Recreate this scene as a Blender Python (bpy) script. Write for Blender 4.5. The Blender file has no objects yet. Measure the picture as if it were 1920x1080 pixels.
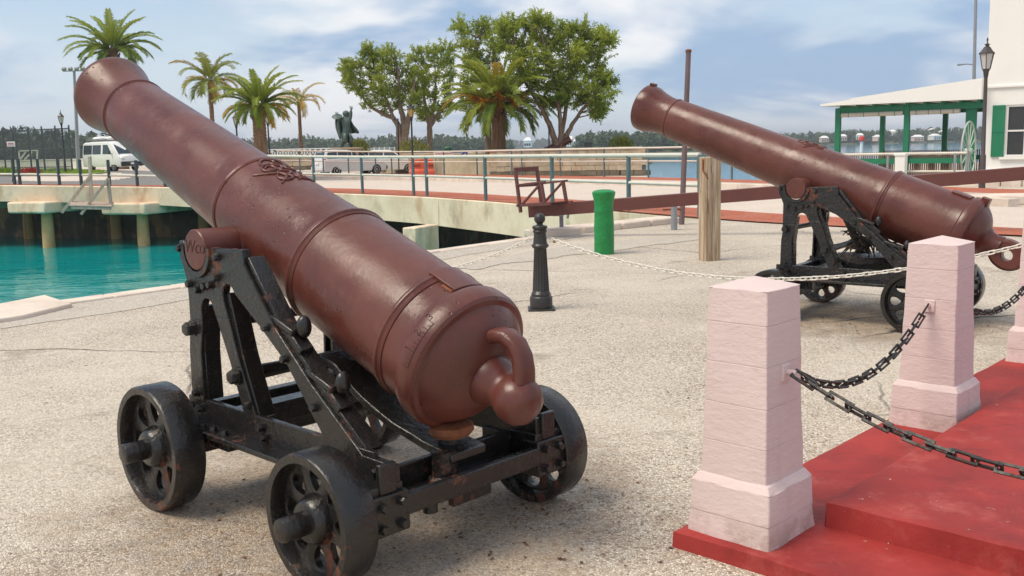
import bpy, bmesh, math, random
import numpy as np
from mathutils import Vector, Matrix, noise as mnoise
rad = math.radians
SC = bpy.context.scene
COL = SC.collection
# ---------------------------------------------------------------- camera
IMG_F, IMG_HOR, ROLL, EYE = 1820.0, 277.0, rad(1.3), 1.5
PITCH = math.atan((540 - IMG_HOR) * math.cos(ROLL) / IMG_F)
_cp, _sp, _cr, _sr = math.cos(PITCH), math.sin(PITCH), math.cos(ROLL), math.sin(ROLL)
FWD = np.array([0, _cp, -_sp])
_R0, _U0 = np.array([1.0, 0, 0]), np.array([0, _sp, _cp])
RGT = _cr * _R0 - _sr * _U0
UPV = _sr * _R0 + _cr * _U0
cam_data = bpy.data.cameras.new('camera')
cam_data.sensor_width = 36
cam_data.lens = IMG_F / 1920 * 36
cam_data.clip_start = 0.05
cam_data.clip_end = 20000
cam = bpy.data.objects.new('camera', cam_data)
COL.objects.link(cam)
cam.matrix_world = Matrix(((RGT[0], UPV[0], -FWD[0], 0), (RGT[1], UPV[1], -FWD[1], 0), (RGT[2], UPV[2], -FWD[2], EYE), (0, 0, 0, 1)))
SC.camera = cam
# ---------------------------------------------------------------- sky, sun, exposure
SUN_AZ, SUN_EL = rad(-112), rad(58)      # azimuth from +Y towards +X; sun stands to the left, a little behind the camera
world = bpy.data.worlds.new('World')
SC.world = world
world.use_nodes = True
def build_world():
    nt = world.node_tree
    N, L = nt.nodes, nt.links
    N.clear()
    out = N.new('ShaderNodeOutputWorld')
    bg = N.new('ShaderNodeBackground')
    bg.inputs['Strength'].default_value = 0.118
    sky = N.new('ShaderNodeTexSky')
    sky.sky_type = 'NISHITA'
    sky.sun_disc = False
    sky.sun_elevation = SUN_EL
    sky.sun_rotation = SUN_AZ
    sky.air_density = 1.0
    sky.dust_density = 0.6
    sky.ozone_density = 1.0
    tc = N.new('ShaderNodeTexCoord')
    sep = N.new('ShaderNodeSeparateXYZ')
    L.new(tc.outputs['Generated'], sep.inputs[0])
    def math_(op, a, b=None, c=None, clamp=False):
        n = N.new('ShaderNodeMath'); n.operation = op; n.use_clamp = clamp
        for i, v in enumerate((a, b, c)):
            if v is None: continue
            if isinstance(v, (int, float)): n.inputs[i].default_value = v
            else: L.new(v, n.inputs[i])
        return n.outputs[0]
    zc = math_('MAXIMUM', sep.outputs[2], 0.0)
    den = math_('ADD', zc, 0.24)
    comb = N.new('ShaderNodeCombineXYZ')
    L.new(math_('DIVIDE', sep.outputs[0], den), comb.inputs[0])
    L.new(math_('DIVIDE', sep.outputs[1], den), comb.inputs[1])
    def noise_(scale, detail, rough, off, dist=0.0):
        mp = N.new('ShaderNodeMapping'); mp.inputs['Location'].default_value = off
        L.new(comb.outputs[0], mp.inputs[0])
        n = N.new('ShaderNodeTexNoise'); n.inputs['Scale'].default_value = scale
        n.inputs['Detail'].default_value = detail; n.inputs['Roughness'].default_value = rough
        n.inputs['Distortion'].default_value = dist
        L.new(mp.outputs[0], n.inputs['Vector'])
        return n.outputs['Fac']
    def ramp(fac, a, b):
        n = N.new('ShaderNodeMapRange'); n.interpolation_type = 'SMOOTHSTEP'
        n.inputs['From Min'].default_value = a; n.inputs['From Max'].default_value = b
        L.new(fac, n.inputs['Value'])
        return n.outputs[0]
    def mix(fac, a, b):
        n = N.new('ShaderNodeMix'); n.data_type = 'RGBA'
        for s, v in ((0, fac), (6, a), (7, b)):
            if isinstance(v, (int, float)): n.inputs[s].default_value = v
            elif isinstance(v, tuple): n.inputs[s].default_value = (*v, 1)
            else: L.new(v, n.inputs[s])
        return n.outputs[2]
    big = noise_(0.85, 5, 0.52, CLOUD_OFF, 0.4)
    shade = noise_(1.05, 4, 0.55, (CLOUD_OFF[0] + 5.3, CLOUD_OFF[1] + 1.2, 2.0), 0.5)
    fine = noise_(2.6, 4, 0.6, (3.1, 7.7, 1.0), 0.4)
    cover = ramp(math_('ADD', big, math_('MULTIPLY', math_('SUBTRACT', fine, 0.5), 0.16)), 0.38, 0.54)
    cover = math_('MULTIPLY', cover, 0.92)
    grey = ramp(math_('ADD', shade, math_('MULTIPLY', math_('SUBTRACT', fine, 0.5), 0.25)), 0.43, 0.62)
    cloud = mix(grey, CLOUD_LIGHT, CLOUD_DARK)
    veil = math_('MULTIPLY_ADD', ramp(zc, 0.0, 0.22), -0.66, 0.80)      # thin high haze, denser towards the horizon
    skyv = mix(veil, mix(0.40, sky.outputs[0], (0.0, 0.0, 0.0)), CLOUD_VEIL)
    L.new(mix(cover, skyv, cloud), bg.inputs['Color'])
    L.new(bg.outputs[0], out.inputs['Surface'])
CLOUD_OFF = (9.6, 3.35, 0.0)
CLOUD_LIGHT, CLOUD_DARK, CLOUD_VEIL = (4.2, 4.2, 4.25), (1.5, 2.15, 3.1), (2.9, 3.3, 3.85)
build_world()
sun_data = bpy.data.lights.new('sun', 'SUN')
sun_data.energy = 1.6
sun_data.angle = rad(30)
sun_data.color = (1.0, 0.89, 0.72)
sun = bpy.data.objects.new('sun', sun_data)
COL.objects.link(sun)
_sd = Vector((math.sin(SUN_AZ) * math.cos(SUN_EL), math.cos(SUN_AZ) * math.cos(SUN_EL), math.sin(SUN_EL)))
sun.rotation_euler = (-_sd).to_track_quat('-Z', 'Y').to_euler()
SC.view_settings.view_transform = 'Standard'
SC.view_settings.look = 'None'
SC.view_settings.exposure = 1.02
SC.view_settings.gamma = 1.0
SC.view_settings.use_curve_mapping = False
SC.cycles.max_bounces = 6
SC.cycles.diffuse_bounces = 3
SC.cycles.glossy_bounces = 3
SC.cycles.transmission_bounces = 4
SC.cycles.volume_bounces = 0
# ---------------------------------------------------------------- pixels to places
CAMP = np.array([0, 0, EYE])
def ray(x, y):
    return FWD * IMG_F + RGT * (x - 960) - UPV * (y - 540)
def at(x, y, depth):
    """point on the pixel's ray at ground distance Y = depth"""
    d = ray(x, y)
    return Vector(CAMP + d * (depth / d[1]))
def sstep(t):
    t = min(1.0, max(0.0, t))
    return t * t * (3 - 2 * t)
def terrain(X, Y):
    """the causeway climbs gently towards the island on the left"""
    return 0.55 * sstep((-2 - X) / 22.0) * sstep((Y - 18) / 12.0)
def gp(x, y, dz=0.0):
    """pixel to the terrain (iterated), dz above it"""
    d = ray(x, y); z = 0.0
    for _ in range(12):
        p = CAMP + d * ((z + dz - EYE) / d[2])
        z = 0.5 * z + 0.5 * terrain(p[0], p[1])
    p = CAMP + d * ((z + dz - EYE) / d[2])
    return Vector(p)
# ---------------------------------------------------------------- mesh helpers
def link(name, me, mat=None, parent=None):
    o = bpy.data.objects.new(name, me)
    COL.objects.link(o)
    if mat is not None and me is not None:
        for m in (mat if isinstance(mat, (list, tuple)) else [mat]):
            me.materials.append(m)
    if parent is not None:
        o.parent = parent
    return o
def tag(o, label=None, cat=None, group=None, kind=None):
    if label: o['label'] = label
    if cat: o['category'] = cat
    if group: o['group'] = group
    if kind: o['kind'] = kind
    return o
def thing(name, label, cat, loc=(0, 0, 0), rotz=0.0, group=None):
    o = bpy.data.objects.new(name, None)
    o.empty_display_size = 0.2
    COL.objects.link(o)
    o.location = loc
    o.rotation_euler = (0, 0, rotz)
    return tag(o, label, cat, group)
def dup(root, loc, rotz, label=None, group=None, scale=None):
    def cp(o, parent):
        c = o.copy(); COL.objects.link(c); c.parent = parent
        for ch in o.children: cp(ch, c)
        return c
    r = cp(root, None)
    r.location = loc; r.rotation_euler = (0, 0, rotz)
    if label: r['label'] = label
    if group: r['group'] = group
    if scale: r.scale = scale
    return r
class MB:
    def __init__(s): s.v = []; s.f = []; s.mi = []; s.cur = 0
    def add(s, vs, fs):
        b = len(s.v)
        s.v += [tuple(v) for v in vs]
        s.f += [tuple(b + i for i in f) for f in fs]
        s.mi += [s.cur] * len(fs)
        return s
    def box(s, c, size, rot=None):
        hx, hy, hz = size[0] / 2, size[1] / 2, size[2] / 2
        P = [Vector((x, y, z)) for z in (-hz, hz) for x, y in ((-hx, -hy), (hx, -hy), (hx, hy), (-hx, hy))]
        if rot is not None: P = [rot @ p for p in P]
        c = Vector(c)
        return s.add([p + c for p in P], [(3, 2, 1, 0), (4, 5, 6, 7), (0, 1, 5, 4), (1, 2, 6, 5), (2, 3, 7, 6), (3, 0, 4, 7)])
    def beam(s, p0, p1, w, h, up=(0, 0, 1)):
        """rectangular bar from p0 to p1: w sideways, h along up"""
        p0, p1 = Vector(p0), Vector(p1)
        x = (p1 - p0).normalized(); u = Vector(up)
        y = u.cross(x)
        if y.length < 1e-4: y = Vector((0, 1, 0)).cross(x)
        y.normalize(); z = x.cross(y)
        R = Matrix((x, y, z)).transposed()
        return s.box((p0 + p1) / 2, ((p1 - p0).length, w, h), R)
    def cyl(s, p0, p1, r0, r1=None, n=12, cap=True):
        if r1 is None: r1 = r0
        return s.tube([p0, p1], [r0, r1], n, cap)
    def tube(s, pts, radii, n=8, cap=True, flat=None):
        pts = [Vector(p) for p in pts]
        if not isinstance(radii, (list, tuple)): radii = [radii] * len(pts)
        vs, fs = [], []
        t0 = (pts[1] - pts[0]).normalized()
        a = Vector((0, 0, 1)) if abs(t0.z) < 0.9 else Vector((1, 0, 0))
        u = t0.cross(a).normalized()
        for i, p in enumerate(pts):
            if i == 0: t = pts[1] - pts[0]
            elif i == len(pts) - 1: t = pts[-1] - pts[-2]
            else: t = pts[i + 1] - pts[i - 1]
            t.normalize()
            u = (u - t * u.dot(t)).normalized()
            w = t.cross(u)
            k = flat if flat else 1.0
            for j in range(n):
                an = 2 * math.pi * j / n
                vs.append(p + u * (math.cos(an) * radii[i]) + w * (math.sin(an) * radii[i] * k))
        for i in range(len(pts) - 1):
            for j in range(n):
                k = (j + 1) % n
                fs.append((i * n + j, i * n + k, (i + 1) * n + k, (i + 1) * n + j))
        if cap:
            fs.append(tuple(range(n - 1, -1, -1)))
            fs.append(tuple((len(pts) - 1) * n + j for j in range(n)))
        return s.add(vs, fs)
    def lathe(s, prof, n=32, M=None, cap=True):
        """profile of (radius, height) about local z, placed by matrix M"""
        vs, fs = [], []
        for r, z in prof:
            for j in range(n):
                a = 2 * math.pi * j / n
                vs.append(Vector((r * math.cos(a), r * math.sin(a), z)))
        for i in range(len(prof) - 1):
            for j in range(n):
                k = (j + 1) % n
                fs.append((i * n + j, i * n + k, (i + 1) * n + k, (i + 1) * n + j))
        if cap:
            fs.append(tuple(range(n - 1, -1, -1)))
            fs.append(tuple((len(prof) - 1) * n + j for j in range(n)))
        if M is not None: vs = [M @ v for v in vs]
        return s.add(vs, fs)
    def prism(s, poly, z0, z1, M=None):
        n = len(poly)
        vs = [Vector((x, y, z)) for z in (z0, z1) for x, y in poly]
        if M is not None: vs = [M @ v for v in vs]
        fs = [tuple(range(n - 1, -1, -1)), tuple(range(n, 2 * n))]
        fs += [(i, (i + 1) % n, n + (i + 1) % n, n + i) for i in range(n)]
        return s.add(vs, fs)
    def ball(s, c, r, n=12, m=8, sc=(1, 1, 1)):
        prof = [(max(1e-4, math.sin(math.pi * i / m)), -math.cos(math.pi * i / m)) for i in range(m + 1)]
        M = Matrix.Translation(Vector(c)) @ Matrix.Diagonal((r * sc[0], r * sc[1], r * sc[2], 1))
        return s.lathe(prof, n, M, cap=False)
    def build(s, name, mat=None, parent=None, smooth=True, ang=35, bevel=0.0, fix=True):
        me = bpy.data.meshes.new(name)
        me.from_pydata(s.v, [], s.f)
        if len(set(s.mi)) > 1: me.polygons.foreach_set('material_index', s.mi)
        if fix:
            bm = bmesh.new(); bm.from_mesh(me)
            bmesh.ops.recalc_face_normals(bm, faces=bm.faces[:])
            bm.to_mesh(me); bm.free()
        if smooth:
            me.shade_smooth()
            me.set_sharp_from_angle(angle=rad(ang))
        o = link(name, me, mat, parent)
        if bevel:
            b = o.modifiers.new('bevel', 'BEVEL'); b.width = bevel; b.segments = 2; b.limit_method = 'ANGLE'
        return o
def quads(name, Q, mat, parent=None, tint=None, smooth=False):
    """many loose faces at once; Q is (n, k, 3), tint a value per face"""
    Q = np.asarray(Q, dtype=np.float32)
    n, k = Q.shape[0], Q.shape[1]
    me = bpy.data.meshes.new(name)
    me.vertices.add(n * k); me.vertices.foreach_set('co', Q.reshape(-1))
    me.loops.add(n * k); me.loops.foreach_set('vertex_index', np.arange(n * k, dtype=np.int32))
    me.polygons.add(n)
    me.polygons.foreach_set('loop_start', np.arange(n, dtype=np.int32) * k)
    me.polygons.foreach_set('loop_total', np.full(n, k, dtype=np.int32))
    me.update(calc_edges=True)
    if tint is not None:
        at_ = me.attributes.new('tint', 'FLOAT', 'FACE')
        at_.data.foreach_set('value', np.asarray(tint, dtype=np.float32))
    return link(name, me, mat, parent)
# ---------------------------------------------------------------- material helpers
class NT:
    def __init__(s, name):
        s.m = bpy.data.materials.new(name); s.m.use_nodes = True
        s.t = s.m.node_tree; s.N = s.t.nodes; s.L = s.t.links
        s.b = s.N['Principled BSDF']
    def sock(s, sck, v):
        if v is None: return
        if isinstance(v, (int, float)): sck.default_value = v
        elif isinstance(v, tuple): sck.default_value = (*v, 1) if len(v) == 3 and sck.type == 'RGBA' else v
        else: s.L.new(v, sck)
    def coord(s, which='Object'):
        return s.N.new('ShaderNodeTexCoord').outputs[which]
    def geo(s, which='Position'):
        return s.N.new('ShaderNodeNewGeometry').outputs[which]
    def mapping(s, vec, scale=(1, 1, 1), loc=(0, 0, 0), rot=(0, 0, 0)):
        n = s.N.new('ShaderNodeMapping'); n.inputs['Scale'].default_value = scale
        n.inputs['Location'].default_value = loc; n.inputs['Rotation'].default_value = rot
        s.L.new(vec, n.inputs[0]); return n.outputs[0]
    def noise(s, vec, scale, detail=4, rough=0.55, dist=0.0, out='Fac'):
        n = s.N.new('ShaderNodeTexNoise')
        s.sock(n.inputs['Vector'], vec); n.inputs['Scale'].default_value = scale
        n.inputs['Detail'].default_value = detail; n.inputs['Roughness'].default_value = rough
        n.inputs['Distortion'].default_value = dist
        return n.outputs[out]
    def voronoi(s, vec, scale, feature='F1', out='Distance', rnd=1.0):
        n = s.N.new('ShaderNodeTexVoronoi'); n.feature = feature
        s.sock(n.inputs['Vector'], vec); n.inputs['Scale'].default_value = scale
        n.inputs['Randomness'].default_value = rnd
        return n.outputs[out]
    def ramp(s, fac, a, b, lo=0.0, hi=1.0):
        n = s.N.new('ShaderNodeMapRange'); n.interpolation_type = 'SMOOTHSTEP'
        n.inputs['From Min'].default_value = a; n.inputs['From Max'].default_value = b
        n.inputs['To Min'].default_value = lo; n.inputs['To Max'].default_value = hi
        s.sock(n.inputs['Value'], fac); return n.outputs[0]
    def math(s, op, a, b=None, c=None, clamp=False):
        n = s.N.new('ShaderNodeMath'); n.operation = op; n.use_clamp = clamp
        for i, v in enumerate((a, b, c)): s.sock(n.inputs[i], v)
        return n.outputs[0]
    def mix(s, fac, a, b, mode='MIX'):
        n = s.N.new('ShaderNodeMix'); n.data_type = 'RGBA'; n.blend_type = mode
        s.sock(n.inputs[0], fac); s.sock(n.inputs[6], a); s.sock(n.inputs[7], b)
        return n.outputs[2]
    def attr(s, name):
        n = s.N.new('ShaderNodeAttribute'); n.attribute_name = name
        return n.outputs['Fac']
    def sep(s, vec):
        n = s.N.new('ShaderNodeSeparateXYZ'); s.L.new(vec, n.inputs[0]); return n.outputs
    def bump(s, height, strength=0.3, dist=0.01, normal=None):
        n = s.N.new('ShaderNodeBump'); n.inputs['Strength'].default_value = strength
        n.inputs['Distance'].default_value = dist; s.sock(n.inputs['Height'], height)
        if normal is not None: s.L.new(normal, n.inputs['Normal'])
        return n.outputs[0]
    def done(s, color=None, rough=0.6, metal=0.0, normal=None, spec=None, **kw):
        s.sock(s.b.inputs['Base Color'], color)
        s.sock(s.b.inputs['Roughness'], rough); s.sock(s.b.inputs['Metallic'], metal)
        if spec is not None: s.b.inputs['Specular IOR Level'].default_value = spec
        if normal is not None: s.L.new(normal, s.b.inputs['Normal'])
        for k, v in kw.items(): s.sock(s.b.inputs[k], v)
        return s.m
def simple(name, col, rough=0.6, metal=0.0, var=0.12, scale=6.0, bump=0.0, bscale=40.0, spec=None):
    """a painted or plain surface with uneven tone and a little relief"""
    n = NT(name); c = n.coord()
    f = n.noise(c, scale, 5, 0.6)
    dark = tuple(x * (1 - var) for x in col); lite = tuple(min(1, x * (1 + var)) for x in col)
    nr = n.bump(n.noise(c, bscale, 4), 0.4, bump) if bump else None
    return n.done(n.mix(f, dark, lite), n.ramp(n.noise(c, scale * 2.3, 3), 0.3, 0.7, max(0, rough - 0.08), min(1, rough + 0.08)), metal, nr, spec)
# ---------------------------------------------------------------- materials of the foreground
CAN1 = dict(loc=(-1.053, 4.351, 0.0), th=-0.809, el=0.386)
CAN2 = dict(loc=(2.66, 8.52, 0.0), th=-0.893, el=0.362)
def m_plaza():
    n = NT('plaza_aggregate'); p = n.geo()
    cells = n.voronoi(p, 88, out='Color')
    s = n.sep(cells)
    edge = n.voronoi(p, 88, 'DISTANCE_TO_EDGE')
    stone = n.mix(s[0], (0.47, 0.385, 0.295), (0.89, 0.80, 0.67))
    stone = n.mix(n.ramp(s[1], 0.80, 0.9), stone, (0.26, 0.195, 0.15))
    stone = n.mix(n.ramp(s[2], 0.86, 0.93), stone, (0.78, 0.73, 0.66))
    tar = n.mix(n.ramp(edge, 0.0, 0.10), (0.36, 0.295, 0.23), stone)
    big = n.noise(p, 0.55, 3, 0.6)
    mid = n.noise(p, 2.7, 4, 0.62)
    col = n.mix(n.ramp(big, 0.35, 0.68, 0.0, 0.45), tar, (0.79, 0.705, 0.585))
    col = n.mix(n.ramp(mid, 0.52, 0.75, 0.0, 0.35), col, (0.50, 0.415, 0.315))
    # rust and dirt washed off the two iron carriages
    blot = n.noise(p, 3.4, 4, 0.65)
    for (cx, cy), rr, amt in (((-0.62, 3.95), 1.55, 0.88), ((3.15, 8.05), 1.35, 0.95)):
        v = n.N.new('ShaderNodeVectorMath'); v.operation = 'DISTANCE'
        n.L.new(p, v.inputs[0]); v.inputs[1].default_value = (cx, cy, 0)
        d = n.math('ADD', v.outputs['Value'], n.math('MULTIPLY', n.math('SUBTRACT', blot, 0.5), 1.7))
        msk = n.ramp(d, rr * 0.45, rr, amt, 0.0)
        rust = n.mix(n.ramp(n.noise(p, 9, 4), 0.42, 0.62), (0.27, 0.165, 0.085), (0.14, 0.095, 0.065))
        col = n.mix(msk, col, n.mix(0.45, rust, col, 'MIX'))
    oil = n.math('MULTIPLY', n.ramp(n.noise(p, 1.15, 5, 0.62, 0.4), 0.60, 0.70), n.ramp(n.noise(p, 6, 4), 0.3, 0.6, 0.2, 0.55))
    col = n.mix(oil, col, (0.25, 0.20, 0.155))
    specks = n.ramp(n.voronoi(p, 4.6), 0.05, 0.075, 1.0, 0.0)
    specks = n.math('MULTIPLY', specks, n.ramp(n.noise(p, 0.9, 2), 0.5, 0.62))
    col = n.mix(specks, col, (0.10, 0.075, 0.055))
    # hairline cracks
    wv = n.mix(0.25, p, n.noise(p, 1.3, 4, out='Color'), 'ADD')
    ck = n.ramp(n.voronoi(wv, 0.33, 'DISTANCE_TO_EDGE'), 0.0, 0.006, 1.0, 0.0)
    ck = n.math('MULTIPLY', ck, n.ramp(n.noise(p, 0.4, 2), 0.46, 0.6))
    col = n.mix(ck, col, (0.09, 0.075, 0.06))
    h = n.math('ADD', n.math('MULTIPLY', n.ramp(edge, 0.0, 0.2), 0.8), n.math('MULTIPLY', s[1], 0.6))
    h = n.math('SUBTRACT', h, n.math('MULTIPLY', ck, 2.0))
    return n.done(col, 0.88, 0, n.bump(h, 0.75, 0.006), spec=0.25)
def m_asphalt(name, c0, c1, scale=70):
    n = NT(name); p = n.geo()
    s = n.sep(n.voronoi(p, scale, out='Color'))
    col = n.mix(s[0], c0, c1)
    col = n.mix(n.ramp(n.noise(p, 0.8, 6, 0.6), 0.4, 0.66, 0, 0.6), col, tuple(0.55 * (a + b) for a, b in zip(c0, c1)))
    col = n.mix(n.ramp(n.noise(p, 4, 5, 0.6), 0.55, 0.75, 0, 0.4), col, tuple(x * 0.7 for x in c0))
    return n.done(col, 0.9, 0, n.bump(s[1], 0.5, 0.005), spec=0.2)
def m_gun():
    n = NT('maroon_gun_paint'); c = n.coord()
    g = n.noise(c, 2.2, 5, 0.6); f = n.noise(c, 14, 5, 0.65)
    col = n.mix(n.ramp(g, 0.3, 0.72), (0.088, 0.025, 0.018), (0.145, 0.044, 0.032))
    col = n.mix(n.ramp(f, 0.56, 0.74, 0, 0.35), col, (0.18, 0.070, 0.052))
    chips = n.ramp(n.noise(c, 26, 7, 0.7), 0.705, 0.735)
    chips = n.math('MULTIPLY', chips, n.ramp(n.noise(c, 1.7, 3), 0.48, 0.62))
    col = n.mix(chips, col, (0.055, 0.028, 0.02))
    vd = n.voronoi(n.mapping(c, (1, 1, 1)), 30)
    pits = n.ramp(vd, 0.10, 0.20, 1.0, 0.0)
    pits = n.math('MULTIPLY', pits, n.ramp(n.noise(c, 2.6, 4, 0.6), 0.50, 0.62))
    col = n.mix(n.math('MULTIPLY', pits, 0.8), col, (0.03, 0.014, 0.011))
    big = n.noise(c, 5.5, 4, 0.55)
    h = n.math('ADD', n.math('MULTIPLY', big, 0.6), n.math('MULTIPLY', f, 0.35))
    h = n.math('SUBTRACT', h, n.math('MULTIPLY', pits, 0.7))
    h = n.math('SUBTRACT', h, n.math('MULTIPLY', chips, 0.1))
    rg = n.ramp(n.noise(c, 4.5, 5, 0.65), 0.3, 0.7, 0.22, 0.44)
    return n.done(col, rg, 0, n.bump(h, 0.42, 0.013), spec=0.45)
def m_iron(name, rusty=0.5, rough=0.3, lump=0.5):
    n = NT(name); c = n.coord()
    g = n.noise(c, 5, 6, 0.65); f = n.noise(c, 28, 6, 0.7)
    col = n.mix(g, (0.006, 0.0058, 0.0058), (0.024, 0.021, 0.019))
    col = n.mix(n.ramp(f, 0.62, 0.80, 0, 0.4), col, (0.050, 0.045, 0.041))
    rm = n.ramp(n.math('ADD', n.math('MULTIPLY', n.noise(c, 3.2, 5, 0.7), 0.7), n.math('MULTIPLY', f, 0.35)), 0.60 - 0.06 * rusty, 0.68 - 0.06 * rusty)
    rust = n.mix(n.ramp(n.noise(c, 40, 4), 0.4, 0.6), (0.19, 0.055, 0.022), (0.085, 0.030, 0.018))
    col = n.mix(n.math('MULTIPLY', rm, 0.85), col, rust)
    h = n.math('ADD', n.math('MULTIPLY', n.noise(c, 34, 5, 0.65), 0.7), n.math('MULTIPLY', n.noise(c, 9, 3), 0.6))
    rg = n.math('ADD', n.math('MULTIPLY', rm, 0.4), n.ramp(f, 0.3, 0.7, rough - 0.07, rough + 0.14))
    return n.done(col, rg, 0, n.bump(h, lump, 0.012), spec=0.55)
def m_pink():
    n = NT('pink_limewash'); c = n.coord()
    g = n.noise(c, 3.0, 5, 0.6); f = n.noise(n.mapping(c, (1, 1, 2.6)), 16, 5, 0.6)
    col = n.mix(g, (0.64, 0.50, 0.475), (0.70, 0.565, 0.540))
    col = n.mix(n.ramp(f, 0.55, 0.75, 0, 0.35), col, (0.73, 0.605, 0.58))
    chip = n.ramp(n.noise(c, 22, 7, 0.75), 0.70, 0.715)
    col = n.mix(n.math('MULTIPLY', chip, 0.7), col, (0.46, 0.27, 0.19))
    stain = n.ramp(n.noise(n.mapping(c, (9, 9, 0.8)), 1.0, 4), 0.60, 0.78, 0, 0.22)
    col = n.mix(stain, col, (0.45, 0.33, 0.29))
    dirt = n.math('MULTIPLY', n.ramp(n.sep(c)[2], 0.0, 0.14, 1.0, 0.0), n.ramp(n.noise(c, 7, 5, 0.7), 0.42, 0.62, 0, 0.65))
    col = n.mix(dirt, col, (0.34, 0.25, 0.20))
    h = n.math('ADD', n.math('MULTIPLY', f, 0.8), n.math('MULTIPLY', n.noise(c, 60, 4), 0.35))
    return n.done(col, 0.72, 0, n.bump(h, 0.6, 0.008), spec=0.3)
def m_redfloor():
    n = NT('red_step_paint'); p = n.geo()
    g = n.noise(p, 1.6, 6, 0.65); f = n.noise(p, 18, 5, 0.65)
    col = n.mix(n.ramp(g, 0.3, 0.7), (0.20, 0.016, 0.016), (0.37, 0.040, 0.034))
    col = n.mix(n.ramp(f, 0.55, 0.8, 0, 0.35), col, (0.44, 0.060, 0.052))
    chip = n.math('MULTIPLY', n.ramp(n.noise(p, 34, 6, 0.75), 0.66, 0.69), n.ramp(n.noise(p, 2.2, 3), 0.45, 0.58))
    col = n.mix(chip, col, (0.62, 0.50, 0.46))
    pale = n.ramp(n.noise(p, 4.0, 6, 0.7), 0.52, 0.75, 0, 0.55)
    col = n.mix(pale, col, (0.50, 0.125, 0.105))
    scuff = n.ramp(n.noise(n.mapping(p, (1, 3.5, 1), rot=(0, 0, rad(40))), 2.4, 6, 0.7), 0.55, 0.72, 0, 0.5)
    col = n.mix(scuff, col, (0.13, 0.017, 0.017))
    return n.done(col, n.ramp(g, 0.3, 0.7, 0.55, 0.75), 0, n.bump(n.math('ADD', f, n.noise(p, 70, 3)), 0.4, 0.004), spec=0.35)
def m_concrete(name, c0, c1, streak=True, scale=1.0):
    n = NT(name); p = n.geo()
    g = n.noise(p, 0.8 * scale, 6, 0.65); f = n.noise(p, 9 * scale, 6, 0.65)
    col = n.mix(n.ramp(g, 0.3, 0.7), c0, c1)
    if streak:
        st = n.noise(n.mapping(p, (0.9, 0.9, 0.55)), 1.0, 5, 0.65)
        col = n.mix(n.ramp(st, 0.52, 0.70, 0, 0.6), col, (0.30, 0.25, 0.175))
        st3 = n.noise(n.mapping(p, (1.3, 1.3, 0.7), (4, 2, 7)), 1.0, 5, 0.65)
        col = n.mix(n.ramp(st3, 0.52, 0.68, 0, 0.65), col, (0.50, 0.29, 0.15))
        st2 = n.noise(n.mapping(p, (3.3, 3.3, 0.16), (9, 9, 9)), 1.0, 4, 0.6)
        col = n.mix(n.ramp(st2, 0.64, 0.72, 0, 0.7), col, (0.42, 0.15, 0.05))
    col = n.mix(n.ramp(f, 0.6, 0.8, 0, 0.4), col, tuple(x * 0.6 for x in c0))
    return n.done(col, 0.88, 0, n.bump(f, 0.5, 0.02), spec=0.2)
def m_brickpave():
    n = NT('red_brick_paving'); p = n.geo()
    b = n.N.new('ShaderNodeTexBrick'); n.L.new(n.mapping(p, (1, 1, 1), rot=(0, 0, rad(-58))), b.inputs['Vector'])
    b.inputs['Scale'].default_value = 4.4; b.inputs['Mortar Size'].default_value = 0.012
    b.inputs['Color1'].default_value = (0.36, 0.085, 0.045, 1); b.inputs['Color2'].default_value = (0.46, 0.13, 0.07, 1)
    b.inputs['Mortar'].default_value = (0.30, 0.20, 0.15, 1)
    col = n.mix(n.ramp(n.noise(p, 0.9, 5, 0.6), 0.45, 0.7, 0, 0.5), b.outputs[0], (0.44, 0.20, 0.13))
    return n.done(col, 0.85, 0, spec=0.2)
def m_wood(name, c0, c1, axis='z', scale=1.0, rough=0.75):
    n = NT(name); c = n.coord()
    sc = {'z': (14, 14, 0.7), 'x': (0.7, 14, 14), 'y': (14, 0.7, 14)}[axis]
    g = n.noise(n.mapping(c, tuple(x * scale for x in sc)), 1.6, 6, 0.65, 0.6)
    col = n.mix(n.ramp(g, 0.35, 0.68), c0, c1)
    crack = n.ramp(n.noise(n.mapping(c, tuple(x * scale * 1.6 for x in sc), (3, 3, 3)), 1.7, 4, 0.6), 0.62, 0.68)
    col = n.mix(n.math('MULTIPLY', crack, 0.75), col, tuple(x * 0.35 for x in c0))
    return n.done(col, rough, 0, n.bump(n.math('SUBTRACT', g, crack), 0.5, 0.008), spec=0.25)
def m_water():
    n = NT('harbour_water'); p = n.geo()
    r1 = n.noise(n.mapping(p, (1.0, 1.9, 1)), 1.5, 3, 0.55, 0.6)
    r2 = n.noise(n.mapping(p, (0.25, 0.5, 1)), 1.0, 3, 0.5, 0.3)
    h = n.math('ADD', n.math('MULTIPLY', r1, 0.35), r2)
    h = n.math('MULTIPLY', h, n.ramp(n.sep(p)[1], 30, 260, 1.0, 0.25))
    tone = n.noise(p, 0.05, 3)
    col = n.mix(tone, (0.000, 0.225, 0.230), (0.000, 0.33, 0.315))
    y = n.sep(p)[1]
    col = n.mix(n.ramp(y, 38, 90), col, (0.075, 0.31, 0.45))     # shallow turquoise basin; open harbour's blue has the sky's reflection painted in
    return n.done(col, 0.06, 0, n.bump(h, 0.20, 0.25), spec=0.28, IOR=1.33)
MAT = {}
MAT['plaza'] = m_plaza()
MAT['strip'] = m_asphalt('worn_grey_asphalt', (0.30, 0.265, 0.225), (0.62, 0.56, 0.48), 80)
MAT['asphalt'] = m_asphalt('road_asphalt', (0.15, 0.145, 0.14), (0.25, 0.24, 0.23))
MAT['paleroad'] = m_asphalt('pale_concrete_road', (0.52, 0.44, 0.37), (0.66, 0.57, 0.49), 30)
MAT['gun'] = m_gun()
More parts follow.
